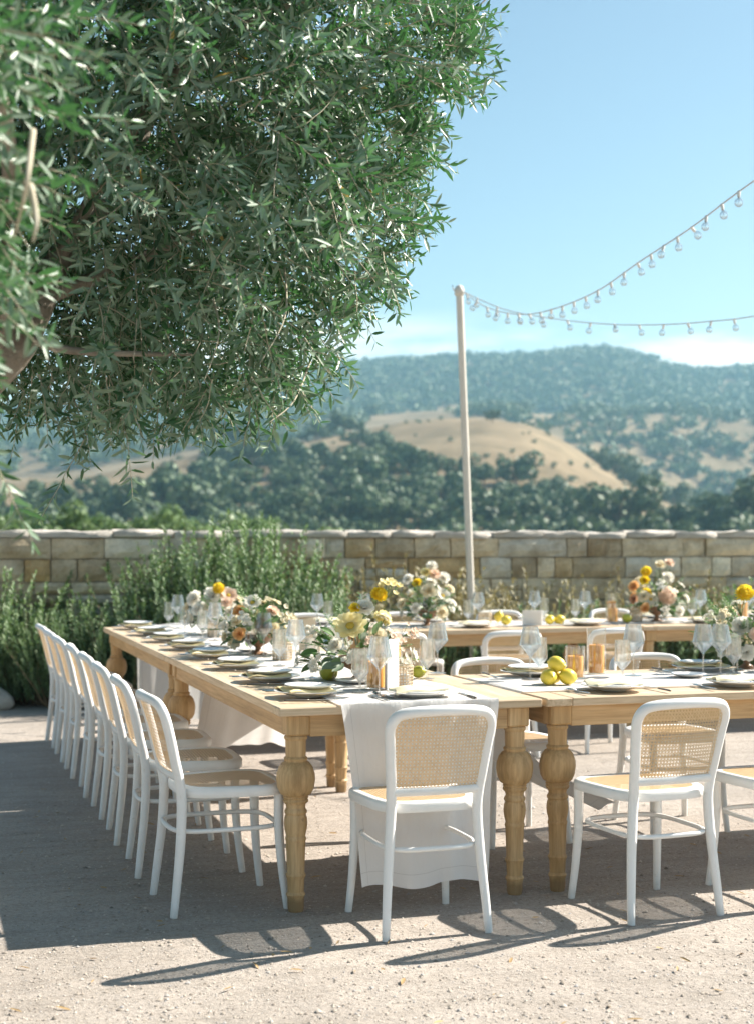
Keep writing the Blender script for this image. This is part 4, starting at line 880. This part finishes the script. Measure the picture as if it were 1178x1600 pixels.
def bouquet(loc, label, spec, W=.20, H=.20, seed=1, nleaf=46, sprigs=9, feature=()):
    FS = 1.22; q = random.Random(seed); t = thing('bouquet', label, 'bouquet', (loc.x, loc.y, TZ + .007), 0, 'flower bouquets on the tables'); obj('footed_bowl', BOWL, None, t)
    zc = .105; c0 = Vector((0, 0, zc)); placed = []
    def put(d, rad, cn, kd, s):
        p = c0 + Vector((d.x * W * rad, d.y * W * rad, max(-.02, d.z * H * rad)))
        o = obj('flower', FL[cn][kd][q.randrange(len(FL[cn][kd]))], None, t, p, aim((d.x, d.y, d.z + .25), q.uniform(0, 6)), (s * FS, s * FS, s * FS)); placed.append(p)
    for cn, kd, s, dx, dz in feature:                     # flowers seen singly: offsets in the bouquet, camera side
        d = Vector((dx, -.62, dz)); p = c0 + Vector((dx * W, -.10 * (1 - abs(dx)) - .03, dz * H)); o = obj('flower', FL[cn][kd][0], None, t, p, aim((dx * .8, -.75, dz * .5 + .25), q.uniform(0, 6)), (s * FS, s * FS, s * FS)); placed.append(p)
    for cn, kd, n, s in spec:
        for k in range(n):
            best = None
            for tr in range(24):
                z_ = q.uniform(-.12, 1); a = q.uniform(0, 2 * pi); rr = sqrt(1 - min(1, z_ * z_)); d = Vector((rr * cos(a), rr * sin(a), z_)); rad = q.uniform(.72, 1.08)
                p = c0 + Vector((d.x * W * rad, d.y * W * rad, d.z * H * rad)); m_ = min([(p - x).length for x in placed] + [9])
                if best is None or m_ > best[0]: best = (m_, d, rad)
            put(best[1], best[2], cn, kd, s * q.uniform(.85, 1.15))
    for k in range(nleaf):
        z_ = q.uniform(-.45, .95); a = q.uniform(0, 2 * pi); rr = sqrt(1 - z_ * z_); d = Vector((rr * cos(a), rr * sin(a), z_)); rad = q.uniform(.3, .85); ln = q.uniform(.05, .085)
        p = c0 + Vector((d.x * W * rad, d.y * W * rad, max(-.03, d.z * H * rad * .9)))
        dv = (d + Vector((q.uniform(-.5, .5), q.uniform(-.5, .5), q.uniform(-.5, .3)))).normalized(); qd = dv.to_track_quat('Y', 'Z') @ Euler((0, q.uniform(-.8, .8), 0)).to_quaternion()
        obj('leaf', LEAFM['green' if q.random() < .72 else 'grey'], None, t, p, qd.to_euler(), (ln, ln, ln))
    for k in range(sprigs):
        a = q.uniform(0, 2 * pi); el = q.uniform(-.25, 1.1); d = Vector((cos(a) * cos(el), sin(a) * cos(el), sin(el))); ln = q.uniform(.14, .22)
        qd = d.to_track_quat('Y', 'Z'); obj('sprig', SPRIG, None, t, c0 + d * W * .45, qd.to_euler(), (ln, ln, ln))
    return t
bouquet(Gt(343, 992), 'white and blush rose bouquet with one yellow bloom at the rosemary end', [('white', 'rose', 9, .040), ('cream', 'rose', 5, .038), ('blush', 'rose', 4, .036), ('white', 'cluster', 5, .035)], .20, .19, 11, 34, 6,
        [('yellow', 'ball', .032, .05, 1.0), ('blush', 'open', .048, .35, .75), ('white', 'rose', .05, -.15, .75), ('white', 'rose', .045, .45, .25), ('white', 'rose', .048, -.75, .65)])
bouquet(Gt(404, 1024), 'leafy bouquet with rust ranunculus and cream blooms on the row table', [('cream', 'cluster', 7, .045), ('white', 'cluster', 5, .045), ('orange', 'rose', 1, .030), ('cream', 'rose', 5, .034), ('blush', 'rose', 3, .032)], .19, .17, 12, 74, 14,
        [('rust', 'open', .036, .18, .32), ('orange', 'rose', .030, -.5, .75), ('white', 'open', .04, -.1, 1.0), ('cream', 'cluster', .055, .75, .55), ('cream', 'open', .035, -.6, -.2)])
bouquet(Gt(558, 1066), 'butter yellow and white bouquet nearest the hanging runner and standing card', [('white', 'cluster', 8, .042), ('cream', 'rose', 4, .032), ('white', 'rose', 3, .032), ('blush', 'cluster', 3, .036), ('butter', 'ball', 1, .03)], .22, .19, 13, 60, 13,
        [('butter', 'open', .056, -.12, .70), ('yellow', 'ball', .029, .42, 1.4), ('butter', 'cluster', .050, .62, 1.5), ('white', 'rose', .036, .15, 1.12), ('yellow', 'rose', .022, -.03, 1.12), ('cream', 'rose', .034, .4, .5), ('white', 'cluster', .045, -.75, .6), ('blush', 'cluster', .038, 1.0, .55)])
bouquet(uv(2.20, BV + .45), 'tall white and cream bouquet in a brown footed bowl beside the pole', [('white', 'rose', 8, .036), ('cream', 'rose', 5, .036), ('white', 'cluster', 4, .036)], .20, .235, 14, 72, 9,
        [('white', 'rose', .036, .12, 1.35), ('blush', 'rose', .04, .2, 1.1), ('white', 'rose', .036, -.7, .95), ('yellow', 'rose', .03, -.4, .85), ('white', 'rose', .04, .55, 1.0), ('white', 'open', .046, .5, .45), ('cream', 'rose', .05, .0, .6), ('butter', 'rose', .034, -.1, 1.15)])
bouquet(uv(4.01, BV + .45), 'round bouquet with peach dahlia and bright yellow blooms on the wall table', [('white', 'rose', 9, .034), ('white', 'cluster', 6, .040), ('orange', 'rose', 2, .032), ('cream', 'rose', 4, .034)], .21, .235, 15, 70, 9,
        [('blush', 'ball', .058, .25, .35), ('yellow', 'ball', .034, -.45, 1.12), ('yellow', 'rose', .034, -.5, .85), ('yellow', 'rose', .036, -.45, .45), ('white', 'open', .04, -.3, .25), ('orange', 'rose', .04, -.85, .65), ('white', 'rose', .042, .3, .95), ('cream', 'rose', .036, .0, 1.35), ('blush', 'rose', .034, .35, 1.4), ('rust', 'rose', .032, -.85, .25)])
bouquet(Gt(1166, 1046), 'grassy bouquet with yellow marigold blooms at the front table', [('white', 'cluster', 7, .042), ('white', 'rose', 3, .034), ('blush', 'rose', 4, .04), ('cream', 'cluster', 4, .04)], .21, .20, 16, 62, 14,
        [('yellow', 'ball', .035, -.18, 1.25), ('yellow', 'ball', .036, .25, .9), ('blush', 'rose', .05, .3, .55), ('white', 'rose', .04, -.25, .5), ('cream', 'cluster', .05, -.65, .6)])

# ------------------------------------------------------------------ rosemary and dry shrubs along the wall
def rosemary_np(seed, nsh, hmin, hmax, spread, nn=62, upright=.35):
    r = np.random.default_rng(seed); B = []; D = []; Nn = []; Ln = []; tubes = MB()
    for k in range(nsh):
        a = r.uniform(0, 6.28); rr = sqrt(r.uniform()) * spread; h = r.uniform(hmin, hmax) * (1 - .35 * (rr / spread) ** 2)
        p0 = np.array([rr * cos(a) * .55, rr * sin(a) * .55, 0.0]); lean = np.array([cos(a), sin(a), 0]) * upright * (rr / spread + .15) * r.uniform(.4, 1.2) + r.normal(size=3) * np.array([.10, .10, 0])
        ts_ = np.linspace(0, 1, 7); pts = p0 + np.stack([lean[0] * h * ts_ ** .8, lean[1] * h * ts_ ** .8, h * ts_ ** 1.05], -1) + np.cumsum(r.normal(size=(7, 3)) * .012, 0)
        if k % 4 == 0: tubes.tube([tuple(p) for p in pts], [.009, .008, .007, .005, .004, .003, .002], 4)
        m_ = int(nn * r.uniform(.7, 1.2)); t_ = r.uniform(.12, 1.0, m_) ** .75; i = np.minimum((t_ * 6).astype(int), 5); f = (t_ * 6 - i)[:, None]; bp = pts[i] * (1 - f) + pts[i + 1] * f; ax = norm(pts[i + 1] - pts[i])
        dv = norm(r.normal(size=(m_, 3))); dv = norm(dv - ax * np.sum(dv * ax, 1, keepdims=True)); dd = norm(ax * r.uniform(.5, 1.1, (m_, 1)) + dv * .75)
        B.append(bp); D.append(dd); Nn.append(norm(ax - dd * .2 + r.normal(size=(m_, 3)) * .2)); Ln.append(r.uniform(.022, .045, m_))
    B, D, Nn, Ln = map(np.concatenate, (B, D, Nn, Ln)); V, F_ = leaves_np(B, D, Nn, Ln, Ln * .24 + .002, .2); return V, F_, tubes
RO = []
for k, (ns, h0, h1, sp, up, mt) in enumerate([(190, .5, 1.0, .58, .42, 'rosemary'), (210, .45, .95, .62, .55, 'rosemary'), (125, .7, 1.25, .55, .32, 'rosemary'), (110, .4, .85, .5, .5, 'rosemary_dry'), (120, .4, .7, .55, .7, 'rosemary')]):
    V, F_, tb = rosemary_np(60 + k, ns, h0, h1, sp, 125 if mt == 'rosemary' else 55, up); RO.append((mesh_np('rosemary_foliage', V, F_, M[mt]), tb.mesh('rosemary_stems', M['woody'])))
def shrub(px, d, proto, sc, label, grp='rosemary bushes along the wall', nm='rosemary_bush', zs=1.0):
    X = (px - CX) / FPX * d; t = thing(nm, label, 'bush', (X, d, 0), random.uniform(0, 6.28), grp); t.scale = (sc, sc, sc * zs)
    f = obj('foliage', RO[proto][0], None, t); f['kind'] = 'stuff'; f = obj('stems', RO[proto][1], None, t); f['kind'] = 'stuff'
LB1 = 'dense rosemary bush by the wall beside the far end of the chair row'
for px, d, pr, sc in ((-60, 12.3, 1, 1.25), (20, 12.6, 0, 1.15), (60, 12.35, 1, .85), (-5, 13.0, 2, .95), (118, 12.2, 1, .95), (160, 12.5, 0, .95), (200, 12.3, 1, 1.0), (232, 12.8, 0, 1.0), (-130, 12.4, 0, 1.1), (140, 12.9, 2, .72)): shrub(px, d, pr, sc, LB1)
LB2 = 'tall upright rosemary bush reaching above the wall behind the rose bouquets'
for px, d, pr, sc in ((275, 12.4, 2, 1.08), (305, 12.6, 2, 1.25), (345, 12.5, 2, 1.3), (385, 12.55, 2, 1.28), (425, 12.7, 2, 1.26), (330, 12.2, 0, 1.15), (400, 12.3, 0, 1.12), (465, 12.6, 0, 1.18)): shrub(px, d, pr, sc, LB2)
LB3 = 'low green rosemary bush at the wall foot behind the wall table'
for px, d, pr, sc in ((500, 12.8, 4, 1.2), (555, 13.0, 4, 1.2), (790, 13.1, 4, 1.15), (850, 13.2, 1, .9), (900, 13.2, 4, 1.2), (960, 13.4, 1, .8), (1080, 13.5, 1, 1.0), (1135, 13.5, 4, 1.3), (1190, 13.6, 1, 1.1), (690, 13.0, 4, 1.1), (1030, 13.3, 4, 1.1), (1250, 13.7, 1, 1.0), (1330, 13.8, 0, 1.0)): shrub(px, d, pr, sc, LB3)
LB4 = 'dry straw coloured shrub climbing the stone wall'
for px, d, pr, sc in ((600, 13.1, 3, 1.35), (655, 13.2, 3, 1.5), (700, 13.2, 3, 1.35), (620, 13.3, 3, 1.6), (760, 13.3, 3, 1.2), (820, 13.4, 3, 1.4), (985, 13.5, 3, 1.35), (1050, 13.5, 3, 1.3), (530, 12.9, 3, 1.1), (1110, 13.7, 3, 1.3)): shrub(px, d, pr, sc, LB4, 'dry shrubs on the wall', 'dry_shrub')
# pale boulder
q = random.Random(3); bm_ = MB().lathe([(0, -.1), (.8, -.1), (1, .2), (.95, .55), (.7, .85), (.35, 1.0), (0, 1.02)], 14).mesh('boulder', M['rock'], True)
for v_ in bm_.vertices: k = 1 + .12 * sin(v_.co.x * 5 + 1) * cos(v_.co.y * 4) + q.uniform(-.04, .04); v_.co *= k
o = obj('boulder', bm_, None, None, G(-18, 1108), (0, 0, .5), (.22, .18, .17)); tag(o, 'pale rounded boulder on the gravel before the rosemary', 'boulder')

# ------------------------------------------------------------------ pole and string lights
PD = 12.7; ptop = P(717, 452, PD); pb = Vector(((741.5 - CX) / FPX * PD, PD, 0))
def pole(label, base, top, r_):
    t = thing('light_pole', label, 'pole', base, 0, 'poles holding the string lights'); tp = top - base
    obj('post', MB().tube([(0, 0, -.1), tuple(tp * .5), tuple(tp)], [r_, r_ * .97, r_ * .93], 12).mesh('post', M['pole'], True, radians(50)), None, t)
    cp = MB().lathe([(r_ * .9, -.06), (r_ * 1.25, -.05), (r_ * 1.3, -.01), (r_ * 1.0, .02), (r_ * .5, .035), (0, .036)], 12, tuple(tp)); obj('cap', cp.mesh('cap', M['pole'], True), None, t)
    hk = MB().tube([tuple(tp + Vector((0, 0, -.02))), tuple(tp + Vector((-.05, -.02, -.01))), tuple(tp + Vector((-.06, -.03, .03)))], .006, 6); obj('hook', hk.mesh('hook', M['steel'], True), None, t)
pole('slim pale pole carrying string lights, standing before the stone wall', pb, ptop, .033)
BULB = MB().lathe([(.0078, -.033), (.010, -.039), (.0195, -.049), (.0245, -.062), (.0235, -.074), (.015, -.085), (0, -.088)], 14).mesh('bulb', M['glass'], True)
SOCK = MB().lathe([(0, .005), (.0075, .005), (.0095, .0), (.0095, -.026), (.0078, -.034), (0, -.034)], 10).mesh('socket', M['socket'], True, radians(40))
FIL = MB().tube([(0, 0, -.036), (.003, 0, -.055), (-.003, 0, -.06), (0, .002, -.066)], .0016, 5).mesh('filament', M['steel'], True)
def string_lights(label, pts, spacing, phase=0.1, sc=1.0):
    path = [Vector(p) for p in crom(pts, 14)]; t = thing('string_lights', label, 'string lights', path[0], 0, 'strings of clear bulbs'); o0 = path[0]
    obj('cable', MB().tube([tuple(p - o0) for p in path], .0042, 6).mesh('cable', M['cable'], True), None, t); acc = 0; nxt = phase; q = random.Random(len(pts))
    for a, b_ in zip(path[:-1], path[1:]):
        l_ = (b_ - a).length
        while nxt < acc + l_:
            p = a + (b_ - a) * ((nxt - acc) / l_) - o0; rx, ry = q.gauss(0, .34), q.gauss(0, .34)
            if q.random() < .06: ry = 1.7
            s = obj('socket', SOCK, None, t, p, (rx, ry, 0), (sc, sc, sc)); b2 = obj('bulb', BULB, None, s); obj('filament', FIL, None, s); nxt += spacing
        acc += l_
H1 = ptop + Vector((.02, -.03, -.02))
end1 = P(2200, -330, 4.5)
string_lights('string of clear bulbs rising steeply from the pole over the front table', [H1, P(760, 480, 12.2), P(810, 491, 11.6), P(860, 484, 11.0), P(930, 456, 10.2), P(1000, 408, 9.5), P(1080, 355, 8.7), P(1178, 282, 7.9), P(1500, 60, 6.2), end1], .215, .12, 1.0)
end2 = P(2300, 310, 7.2)
string_lights('string of clear bulbs running level from the pole along the wall', [H1, P(790, 484, 12.3), P(880, 500, 11.9), P(960, 507, 11.5), P(1040, 507, 11.1), P(1110, 502, 10.7), P(1178, 494, 10.3), P(1400, 455, 9.3), end2], .25, .2, 1.0)
for e, lb in ((end1, 'slim pale pole holding the high end of the steep string of bulbs'), (end2, 'slim pale pole holding the end of the level string of bulbs')):
    pole(lb, Vector((e.x + .05, e.y - .03, 0)), e + Vector((.03, -.02, .03)), .036)
string_lights('string of clear bulbs passing behind the top of the olive tree', [P(980, -260, 6.6), P(860, -110, 6.7), P(765, -8, 6.8), P(742, 14, 6.8), P(690, 68, 6.9), P(628, 126, 7.0), P(520, 190, 7.1), P(380, 230, 7.0)], .34, 1.03, 1.4)

# ================================================================== OLIVE TREE
tree = thing('olive_tree', 'large olive tree with drooping grey green leafy branches over the gravel', 'tree', (-2.45, 5.35, 0)); T0 = np.array([-2.45, 5.35, 0.0])
def tloc(p): return tuple(np.array(p, float) - T0)
L1 = [(-1.95, 5.15, 1.45), P(-12, 580, 5.0), P(52, 488, 5.05), P(88, 412, 5.2), (-.98, 5.55, 2.75), (-.80, 5.75, 3.3), (-.7, 5.8, 3.9)]
tr_mb = MB().tube(crom([tloc(p) for p in [(-2.45, 5.35, -.1), (-2.42, 5.33, .35), (-2.3, 5.28, .9), (-2.1, 5.2, 1.3), (-1.95, 5.15, 1.45)]], 5), [.26, .23, .205, .19, .18, .175, .17, .165, .16, .155, .15, .145, .14, .135, .13, .125, .12, .11, .10, .09, .085], 12)
obj('trunk', tr_mb.mesh('olive_trunk', M['bark'], True), None, tree)
def limb(pts, r0, r1):
    pa = crom([tloc(p) for p in pts], 5); obj('limb', MB().tube(pa, list(np.linspace(r0, r1, len(pa))), 9).mesh('olive_limb', M['bark'], True), None, tree)
limb(L1, .085, .018)
limb([(-2.15, 5.22, 1.2), (-2.5, 5.5, 2.0), (-2.6, 5.9, 2.9), (-2.4, 6.2, 3.8)], .10, .02)
limb([(-1.31, 5.0, 1.97), (-1.15, 4.6, 2.35), (-.98, 3.8, 2.55), (-.93, 3.1, 2.45), (-.90, 2.75, 2.15)], .035, .008)
limb([P(60, 470, 5.1), (-.75, 5.3, 2.45), (-.35, 5.35, 2.75), (-.12, 5.3, 3.05)], .028, .006)
limb([P(88, 412, 5.2), (-.75, 5.0, 2.9), (-.35, 4.9, 3.15), (.05, 5.0, 3.25), (.28, 5.05, 3.12)], .026, .005)
limb([P(30, 520, 5.0), (-1.0, 4.8, 2.0), (-.6, 4.75, 1.98)], .022, .005)

OUT = [(760, -700), (660, -250), (655, 0), (712, 30), (722, 80), (700, 112), (640, 108), (608, 132), (628, 185), (640, 235), (628, 300), (632, 345), (590, 410), (560, 450), (545, 505), (520, 560), (480, 590), (420, 625), (345, 650), (300, 655), (255, 618), (180, 630), (130, 655), (70, 620), (0, 618), (-500, 600), (-1100, 300), (-1100, -700)]
r = np.random.default_rng(77)
LIMB = np.array([to_px(p) for p in crom([tuple(q_) for q_ in L1[1:4]], 10)])
twB, twD, twL = [], [], []
OUTER = [(790, -700), (700, -250), (690, 0), (748, 18), (760, 108), (705, 138), (640, 126), (645, 165), (682, 190), (660, 225), (672, 262), (640, 300), (664, 348), (612, 400), (620, 448), (575, 470), (538, 500), (512, 540), (516, 575), (470, 595), (455, 628), (400, 648), (345, 636), (300, 662), (250, 630), (205, 662), (190, 640), (140, 676), (90, 640), (20, 655), (-500, 640), (-1300, 300), (-1300, -700)]
def sample_crown(n, C, R, lo, hi, back=1.0, poly=True):
    got = 0
    while got < n:
        dv = norm(r.normal(size=3)); rad = (lo ** 3 + (hi ** 3 - lo ** 3) * r.uniform()) ** (1 / 3)
        if dv[1] > .45 and r.uniform() > back: continue
        lump = 1 + .10 * sin(dv[0] * 7 + 1) * cos(dv[2] * 6) + .06 * sin(dv[1] * 11 + dv[2] * 9)
        p = np.array(C) + dv * np.array(R) * rad * lump
        if p[1] < 1.2: continue
        x, y = to_px(p)
        if poly and not inpoly(np.array([x]), np.array([y]), OUT)[0]: continue
        if p[2] < 1.45: continue
        TLq = r.uniform(.16, .34)
        if p[1] < 5.15 and p[1] > 3.3 and np.min(np.hypot(LIMB[:, 0] - x, LIMB[:, 1] - y)) < 62: continue
        d = norm(dv * np.array([1, 1, .5]) + np.array([0, 0, -.08 - .75 * max(0, -dv[2])]) + r.normal(size=3) * .55)
        tp = p + d * TLq * .95; xt, yt = to_px(tp)
        if poly and not inpoly(np.array([xt + r.normal() * 16]), np.array([yt + r.normal() * 14 + 4]), OUTER)[0]: continue
        twB.append(p); twD.append(d); twL.append(TLq); got += 1
sample_crown(4700, (-1.35, 5.45, 3.15), (1.80, 1.45, 1.75), .55, 1.02, .45)
sample_crown(1700, (-1.35, 5.45, 3.15), (1.80, 1.45, 1.75), .2, .62, .8)
n_near0 = len(twB)
sample_crown(150, (-.93, 2.9, 2.28), (.20, .32, .52), .0, 1.0, 1.0, False)
sample_crown(34, (-1.0, 3.2, 1.86), (.16, .3, .22), .0, 1.0, 1.0, False)
# twigs seen singly at the outline (base pixel, tip pixel, depth)
SINGLE = [((150, 650), (70, 785), 4.7, .9), ((195, 640), (196, 748), 4.75, .8), ((455, 600), (425, 690), 4.8, .9), ((520, 540), (548, 592), 4.9, .8), ((640, 90), (758, 102), 5.05, .7), ((660, 60), (752, 62), 5.05, .7), ((690, 100), (710, 150), 5.05, .7),
          ((610, 210), (680, 192), 5.0, .7), ((600, 270), (664, 262), 5.0, .7), ((590, 350), (662, 345), 5.0, .7), ((560, 440), (620, 440), 4.95, .8), ((520, 500), (556, 480), 4.95, .7), ((300, 640), (305, 690), 4.7, .8), ((40, 610), (10, 660), 4.7, .8), ((470, 600), (492, 645), 4.8, .8),
          ((390, 640), (380, 690), 4.75, .8), ((250, 640), (240, 700), 4.75, .8), ((100, 640), (130, 705), 4.75, .8), ((330, 650), (270, 700), 4.7, .7), ((640, 20), (735, 8), 5.1, .7), ((600, 100), (640, 160), 5.0, .7), ((580, 400), (640, 380), 5.0, .7), ((540, 480), (590, 470), 5.0, .7), ((620, 300), (660, 300), 5.0, .7), ((490, 560), (530, 600), 4.9, .7)]
for (a, b_, dpt, _) in SINGLE:
    for k in range(2 if dpt > 4.9 else 1):
        A, Bq = np.array(P(a[0] + k * r.uniform(-12, 12), a[1] + k * r.uniform(-12, 12), dpt + k * .06)), np.array(P(*b_, dpt - .1 + k * r.uniform(0, .1))); twB.append(A); twD.append(norm(Bq - A)); twL.append(float(np.linalg.norm(Bq - A)) * 1.02 if k == 0 else float(np.linalg.norm(Bq - A)) * .8)
# sprigs that break the outline
op = np.array(OUTER[2:-3], float); seg = np.linalg.norm(np.diff(op, axis=0), axis=1); cum = np.concatenate([[0], np.cumsum(seg)])
for k in range(190):
    s_ = r.uniform(0, cum[-1]); i = min(np.searchsorted(cum, s_, 'right') - 1, len(seg) - 1); f_ = (s_ - cum[i]) / seg[i]; c = op[i] * (1 - f_) + op[i + 1] * f_; tg = (op[i + 1] - op[i]) / seg[i]
    nr_ = np.array([tg[1], -tg[0]])
    if np.dot(nr_, c - np.array([200, 250])) < 0: nr_ = -nr_
    nr_ = nr_ * .7 + norm((c - np.array([200, 250]))[None])[0] * .6 + r.normal(size=2) * .45; nr_ /= np.linalg.norm(nr_); dpt = r.uniform(4.5, 5.5)
    A, Bq = np.array(P(*(c - nr_ * 60), dpt)), np.array(P(*(c + nr_ * r.uniform(-5, 42)), dpt - r.uniform(-.1, .12))); twB.append(A); twD.append(norm(Bq - A)); twL.append(float(np.linalg.norm(Bq - A)))
twB, twD, twL = np.array(twB), np.array(twD), np.array(twL)
nT = len(twB); K = 8
side = norm(np.cross(twD, r.normal(size=(nT, 3)))); tt = np.linspace(0, 1, K)
sag = r.uniform(.02, .22, nT); bend = r.normal(size=nT) * .12
PT = twB[:, None] + twD[:, None] * twL[:, None, None] * tt[None, :, None] + side[:, None] * (bend * twL)[:, None, None] * (tt ** 2)[None, :, None]
PT[..., 2] -= (sag * twL)[:, None] * tt[None] ** 2
PT += np.cumsum(r.normal(size=PT.shape) * .0025, 1)
# twig stems: three-sided
ax = norm(np.gradient(PT, axis=1)); e1 = norm(np.cross(ax, np.array([.3, .2, .9]))); e2 = np.cross(ax, e1); rad = (np.linspace(.0024, .0010, K))[None, :, None]
ringv = np.stack([PT + rad * (e1 * cos(a) + e2 * sin(a)) for a in (0, 2.094, 4.189)], 2)          # nT,K,3,3
V = ringv.reshape(-1, 3) - T0; idx = np.arange(nT * K * 3).reshape(nT, K, 3)
F = np.concatenate([np.stack([idx[:, :-1, j], idx[:, :-1, (j + 1) % 3], idx[:, 1:, (j + 1) % 3], idx[:, 1:, j]], -1).reshape(-1, 4) for j in range(3)])
o = obj('twigs', mesh_np('olive_twigs', V, F, M['twig'], True), None, tree); o['kind'] = 'stuff'
# pale branchlets showing among the leaves
qb = random.Random(8)
BR = [[(250, 170), (285, 250), (330, 285), (390, 330), (430, 380)], [(440, 60), (445, 160), (425, 230), (400, 270)], [(450, 420), (440, 500), (405, 570)], [(210, 380), (215, 470), (205, 560)], 
      [(520, 60), (590, 80), (660, 95), (720, 105)], [(560, 230), (600, 270), (640, 262)], [(480, 560), (460, 630), (425, 660)], [(300, 60), (340, 140), (350, 210)], [(90, 180), (120, 230), (110, 300)], [(480, 300), (530, 340), (600, 350)], [(330, 430), (345, 520), (320, 600)]]
for k, b_ in enumerate(BR):
    d0 = 4.28 + qb.uniform(0, .35); pts = [tloc(P(x + qb.uniform(-6, 6), y + qb.uniform(-6, 6), d0 + .42 * (1 - i / (len(b_) - 1)) ** 1.5)) for i, (x, y) in enumerate(b_)]
    pa = crom(pts, 6); obj('branch', MB().tube(pa, list(np.linspace(.0042, .0008, len(pa))), 6).mesh('olive_branch', M['twig'], True), None, tree)
for b_ in ([(52, 205), (46, 260), (38, 310), (22, 372)], [(48, 290), (58, 340), (52, 378)]):
    pa = crom([tloc(P(x, y, 2.55 + .12 * (i - 1.5) ** 2)) for i, (x, y) in enumerate(b_)], 6); obj('branch', MB().tube(pa, list(np.linspace(.007, .0015, len(pa))), 7).mesh('olive_branch', M['twig'], True), None, tree)
# leaves in opposite pairs
B, D, Nn, Ls, tid = [], [], [], [], []
for i in range(nT):
    m_ = max(5, int(twL[i] / .0205)); t_ = np.linspace(.06, 1, m_); f = t_ * (K - 1); j = np.minimum(f.astype(int), K - 2); fr = (f - j)[:, None]
    pos = PT[i, j] * (1 - fr) + PT[i, j + 1] * fr; a_ = norm(PT[i, j + 1] - PT[i, j]); s1 = norm(np.cross(a_, np.array([.1, .15, 1.0]))); s2 = np.cross(s1, a_)
    ph = r.uniform(0, 3.14) + (np.arange(m_) % 2) * 1.571 + r.normal(size=m_) * .25; sd = s1 * np.cos(ph)[:, None] + s2 * np.sin(ph)[:, None]
    for s in (1, -1):
        d = norm(a_ * r.uniform(.35, 1.3, (m_, 1)) + s * sd + r.normal(size=(m_, 3)) * .28); n_ = norm(a_ * .9 + np.array([0, 0, .75]) + r.normal(size=(m_, 3)) * .55)
        B.append(pos); D.append(d); Nn.append(n_); Ls.append(r.uniform(.047, .080, m_) * (1 - .35 * t_ ** 4)); tid.append(np.full(m_, i))
B, D, Nn, Ls, tid = map(np.concatenate, (B, D, Nn, Ls, tid))
V, F = leaves_np(B, D, Nn, Ls, Ls * r.uniform(.17, .25, len(Ls)), .30, .06)
# the largest leaves in view become single parts, a few yellowed; the rest is one mass
px = CX + B[:, 0] / B[:, 1] * FPX; py = HY + (HC - B[:, 2]) / B[:, 1] * FPX
inframe = (px > -5) & (px < 1180) & (py > -5) & (py < 1600); score = np.where(inframe, Ls / B[:, 1], 0); single = np.argsort(-score)[:270]
keep = np.ones(len(B), bool); keep[single] = False
vis_yel = np.where(inframe & (tid < n_near0))[0]; yel = r.choice(vis_yel, 26, replace=False); keep[yel] = False
kidx = np.where(keep)[0]; Vk = V.reshape(-1, 6, 3)[kidx].reshape(-1, 3) - T0; b = (np.arange(len(kidx)) * 6)[:, None]
Fk = np.concatenate([b + np.array([[0, 3, 2, 1]]), b + np.array([[0, 5, 4, 3]])])
o = obj('crown', mesh_np('olive_crown', Vk, Fk, M['olive'], False), None, tree); o['kind'] = 'stuff'
def leaf_mesh(name, mat):
    z1 = np.zeros((1, 3)); v_, f_ = leaves_np(z1, np.array([[0, 1.0, 0]]), np.array([[0, 0, 1.0]]), np.ones(1), np.full(1, .20), .30, .06); return mesh_np(name, v_, f_, mat)
LFG, LFY, LFD = leaf_mesh('olive_leaf', M['olive']), leaf_mesh('yellow_olive_leaf', M['olive_yellow']), leaf_mesh('fallen_leaf', M['dry_leaf'])
for i in list(single) + list(yel):
    d = Vector(D[i]); s_ = d.cross(Vector(Nn[i])).normalized(); u_ = s_.cross(d); Mx = Matrix((s_, d, u_)).transposed().to_4x4()
    o = obj('leaf', LFY if i in yel else LFG, None, tree); sc = float(Ls[i]) * (1.15 if i in yel else 1)
    o.matrix_local = Matrix.Translation(Vector(B[i] - T0)) @ Mx @ Matrix.Scale(sc, 4)

# fallen leaves on the gravel
q = random.Random(31)
for k in range(130):
    y_ = 3.95 + 4.2 * q.random() ** 1.5; x_ = q.uniform(-.30, .29) * y_; s = q.uniform(.03, .055)
    o = obj('fallen_leaf', LFD, None, None, (x_, y_, .004 + .12 * s), (q.uniform(-.25, .25), q.uniform(-.5, .5), q.uniform(0, 6.28)), (s * q.uniform(.8, 1.3), s, s))
    tag(o, 'dry tan fallen olive leaf lying on the gravel', 'leaf', 'fallen olive leaves on the gravel')

# ------------------------------------------------------------------ haze over the valley
m = bpy.data.materials.new('valley_haze'); m.use_nodes = True; t = m.node_tree; t.nodes.clear(); out = N(t, 'ShaderNodeOutputMaterial'); pv = N(t, 'ShaderNodeVolumePrincipled', inp={'Density': .00025, 'Anisotropy': .2})
pv.inputs['Color'].default_value = (.42, .78, 1.0, 1); t.links.new(pv.outputs[0], out.inputs['Volume'])
hz = obj('haze', MB().box((0, 1550, 115), (12400, 3700, 250)).mesh('haze', m)); tag(hz, 'thin blue haze filling the valley air', 'haze', kind='stuff')
